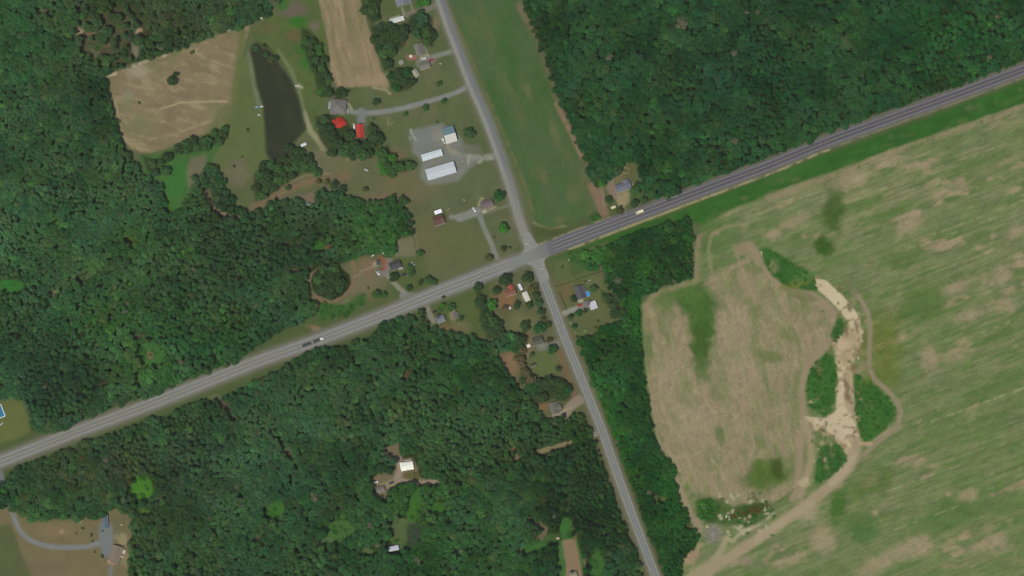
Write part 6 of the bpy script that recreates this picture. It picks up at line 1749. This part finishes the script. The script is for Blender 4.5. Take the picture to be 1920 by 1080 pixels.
# ring of white garden stones behind the blue-grey house
t = thing('stone_ring', 'ring of white garden stones behind the blue-grey roofed house', 'stone ring', P(1174, 320))
rl = random.Random(8)
bm0 = bmesh.new()
bmesh.ops.create_icosphere(bm0, subdivisions=1, radius=0.5)
st_me = bpy.data.meshes.new('stone')
bm0.to_mesh(st_me)
bm0.free()
st_me.materials.append(paint_mat((196, 192, 164), grain=0.12))
for i in range(15):
    a = 2 * math.pi * i / 15
    o = link(bpy.data.objects.new('stone', st_me), t)
    o.location = (3.0 * math.cos(a) + rl.uniform(-.3, .3), 3.0 * math.sin(a) + rl.uniform(-.3, .3), .25)
    s = rl.uniform(.6, 1.0)
    o.scale = (s, s * rl.uniform(.7, 1.1), s * .7)
    o.rotation_euler = (0, 0, rl.uniform(0, 6))
# rock heaps
def heap(label, px, py, n, rad, col, seed, name='rock_heap', cat='rock heap', smax=1.0):
    t = thing(name, label, cat, P(px, py) + Vector((0, 0, ground_z(px, py))))
    rl = random.Random(seed)
    bm0 = bmesh.new()
    bmesh.ops.create_icosphere(bm0, subdivisions=1, radius=0.6)
    for v in bm0.verts:
        v.co *= rl.uniform(.75, 1.15)
    me = bpy.data.meshes.new('stone')
    bm0.to_mesh(me)
    bm0.free()
    me.materials.append(paint_mat(col, grain=0.18, scale=2))
    for i in range(n):
        a, r = rl.uniform(0, 6.28), rad * MPP * min(1.3, abs(rl.gauss(0, .62)))
        r *= 1 + .35 * math.sin(2 * a + seed)
        o = link(bpy.data.objects.new('stone', me), t)
        s = rl.uniform(.5, 1.0) * smax
        o.location = (r * math.cos(a), r * math.sin(a), .2 * s + max(0, (1 - r / (rad * MPP)) * .6 * smax))
        o.scale = (s * rl.uniform(.8, 1.4), s, s * .7)
        o.rotation_euler = (rl.uniform(-.3, .3), rl.uniform(-.3, .3), rl.uniform(0, 6))
heap('heap of grey broken rock at the southern end of the sand pit', 1337, 1002, 90, 17, (146, 142, 130), 1, smax=1.2)
heap('white rocks lying on the dark green mound in the sand pit', 1320, 952, 12, 5, (190, 196, 184), 2, smax=1.0)
heap('white rubble beside the red-brown bank in the sand pit', 1363, 968, 16, 6, (196, 192, 172), 3, smax=1.1)
heap('pale stones at the head of the sandy track in the pit', 1326, 988, 10, 4, (190, 176, 140), 4, smax=1.1)
heap('pale orange spoil heap at the wood corner by the bottom edge', 1294, 1040, 30, 12, (176, 150, 114), 5, 'spoil_heap', 'spoil heap', 1.0)
heap('pale heap at the northern end of the white sand', 1428, 473, 14, 5, (186, 172, 136), 6, 'spoil_heap', 'spoil heap', 1.1)
heap('white garden heap by the fence behind the dark grey house', 1106, 526, 14, 5, (168, 174, 162), 7, 'garden_heap', 'garden heap', 0.8)
heap('timber-coloured pile right of the bright white camper', 840, 395, 16, 5, (172, 148, 108), 8, 'timber_pile', 'timber pile', 0.8)
heap('pale garden rubble behind the brown-grey roofed house', 903, 374, 22, 7, (150, 146, 116), 9, 'garden_heap', 'garden heap', 0.8)
heap('row of white rubble on the west edge of the gravel yard', 770, 258, 18, 6, (156, 166, 152), 10, 'rubble_heap', 'rubble heap', 0.7)
heap('white stones at the corner of the small brown roofed house', 851, 585, 8, 3, (216, 210, 190), 11, 'garden_heap', 'garden heap', 0.9)
heap('pale rubble on the gravel yard entrance', 868, 304, 14, 7, (160, 158, 140), 12, 'rubble_heap', 'rubble heap', 0.7)
# boats, tanks, tables
def boat(label, px, py, ang, col, L=4.2):
    p = P(px, py, .4)
    t = thing('rowing_boat', label, 'boat', (p.x, p.y, ground_z(px, py) + .02), math.radians(ang))
    bm = bmesh.new()
    prof = [(-L / 2, .55), (-L / 4, .8), (L / 6, .75), (L / 2, .04)]
    top, bot = [], []
    pts = [(x, w_) for x, w_ in prof] + [(x, -w_) for x, w_ in prof[::-1]]
    T = [bm.verts.new((x, y, .55)) for x, y in pts]
    B = [bm.verts.new((x * .9, y * .6, .05)) for x, y in pts]
    I = [bm.verts.new((x * .86, y * .56, .14)) for x, y in pts]
    n = len(pts)
    bm.faces.new(B)
    bm.faces.new(I[::-1])
    for i in range(n):
        bm.faces.new((B[i], T[i], T[(i + 1) % n], B[(i + 1) % n]))
        bm.faces.new((T[i], I[i], I[(i + 1) % n], T[(i + 1) % n]))
    mesh_obj('hull', bm, paint_mat(col, rough=.4), t)
    for x in (-L / 5, L / 8):
        box_obj('bench', (x - .15, x + .15, -.55, .55, .4, .45), paint_mat((150, 140, 120)), t)
boat('pale blue boat on the west bank of the pond', 482, 201, 15, (120, 160, 190))
boat('white boat beside the blue one on the west bank of the pond', 491, 200, 0, (206, 206, 200), 3.2)
boat('white boat pulled up lower on the west bank of the pond', 486, 216, -20, (186, 190, 180), 3.4)
boat('white boat on the east bank of the pond', 558, 162, -10, (186, 184, 166), 5.0)
def tank(label, px, py, ang, col=(214, 212, 200), L=2.6):
    p = P(px, py, .8)
    t = thing('gas_tank', label, 'tank', (p.x, p.y, ground_z(px, py)), math.radians(ang))
    bm = bmesh.new()
    tube(bm, (-L / 2, 0, .85), (L / 2, 0, .85), .5, .5, 14)
    tube(bm, (-L / 2 - .25, 0, .85), (-L / 2, 0, .85), .22, .5, 14)
    tube(bm, (L / 2, 0, .85), (L / 2 + .25, 0, .85), .5, .22, 14)
    mesh_obj('vessel', bm, paint_mat(col, rough=.4, grain=.03), t)
    for x in (-L / 3, L / 3):
        box_obj('leg', (x - .1, x + .1, -.35, .35, 0, .45), paint_mat((120, 120, 118)), t)
tank('white gas tank at the edge of the grove west of the charcoal house', 699, 479, 30)
tank('white gas tank in the trees above the charcoal roofed house', 719.5, 474.5, 10)
tank('white gas tank at the left corner of the grove by the pond track', 596, 240, -60, (196, 198, 184))
tank('white gas tank on the lawn right of the pink path near the top', 826, 119.5, 0, (186, 184, 160), 1.6)
tank('white gas tank on the grass north of the brown-grey house', 870, 375, -20, (176, 170, 140), 1.6)
tank('pale gas tank on the grass south-east of the crossroads', 1067, 487, 60, (160, 170, 156), 1.6)
tank('white tank by the tan roofed house in the south-west', 229, 1044, 20, (206, 204, 194), 2.4)
tank('white tank in the dry grass east of the blue roofed garage', 228, 984, 40, (190, 188, 176), 1.4)
tank('white tank beside the dirt track at the western yard', 3, 795, 50, (190, 190, 186), 3.0)
tank('pale tank on the dry lawn at the south of the cottages', 861, 606, 0, (150, 146, 112), 2.0)
def play_frame(label, px, py, ang, col):
    p = P(px, py, 1)
    t = thing('play_frame', label, 'play frame', (p.x, p.y, ground_z(px, py)), math.radians(ang))
    for x in (-1.6, 1.6):
        for y in (-1, 1):
            bm = bmesh.new()
            tube(bm, (x, y * 1.1, 0), (x, 0, 2.3), .07, .07, 6)
            mesh_obj('leg', bm, paint_mat(col), t)
    bm = bmesh.new()
    tube(bm, (-1.7, 0, 2.3), (1.7, 0, 2.3), .08, .08, 6)
    mesh_obj('beam', bm, paint_mat(col), t)
    for x in (-.7, .7):
        box_obj('swing_seat', (x - .25, x + .25, -.12, .12, .5, .55), RUBBER, t)
play_frame('pale swing frame on the dry lawn of the south-west yard', 117, 998, 80, (196, 186, 150))
play_frame('pale swing frame in the grass triangle near the side road', 931, 406, 10, (160, 150, 120))
# garden fence of the lot beside the crossroads
FM = paint_mat((84, 84, 54), rough=.9, grain=.15)
def fence(label, pts, h=1.5):
    t = thing('garden_fence', label, 'fence', P(*pts[0]))
    o0 = t.location
    for (a, b) in zip(pts[:-1], pts[1:]):
        A_, B_ = P(*a) - o0, P(*b) - o0
        d = B_ - A_
        n = max(1, round(d.length / 3.0))
        ang = math.atan2(d.y, d.x)
        for i in range(n):
            q = A_ + d * (i / n)
            po = box_obj('post', (-.07, .07, -.07, .07, 0, h + .1), FM, t)
            po.location = q
            po.rotation_euler = (0, 0, ang)
            pa = box_obj('fence_panel', (.08, d.length / n - .08, -.03, .03, .1, h), FM, t)
            pa.location = q
            pa.rotation_euler = (0, 0, ang)
fence('dark board fence along the north side of the dark grey house lot', [(1042, 538), (1086, 523), (1130, 508), (1134, 538)])
fence('dark board fence between the side road and the dark grey house', [(1048, 548), (1056, 566), (1062, 582)])
fence('dark fence line at the east edge of the wood beside the mown lawn', [(775, 440), (780, 470), (782, 478)], 1.2)

# ------------------------------------------------------------------ the hazy air between satellite and ground
HAZE = 8.8e-6
if HAZE:
    m = bpy.data.materials.new('hazy_air')
    m.use_nodes = True
    n = m.node_tree.nodes
    n.clear()
    pv = n.new('ShaderNodeVolumePrincipled')
    pv.inputs['Color'].default_value = (0.92, 0.97, 0.95, 1)
    pv.inputs['Density'].default_value = HAZE
    pv.inputs['Anisotropy'].default_value = 0.0
    om = n.new('ShaderNodeOutputMaterial')
    m.node_tree.links.new(pv.outputs[0], om.inputs['Volume'])
    bm = bmesh.new()
    bx(bm, -2500, 2500, -2500, 2500, -4.0, CP.z + 60)
    tag(mesh_obj('haze', bm, m), 'thin even summer haze filling the air over the land', 'haze', None, 'stuff')
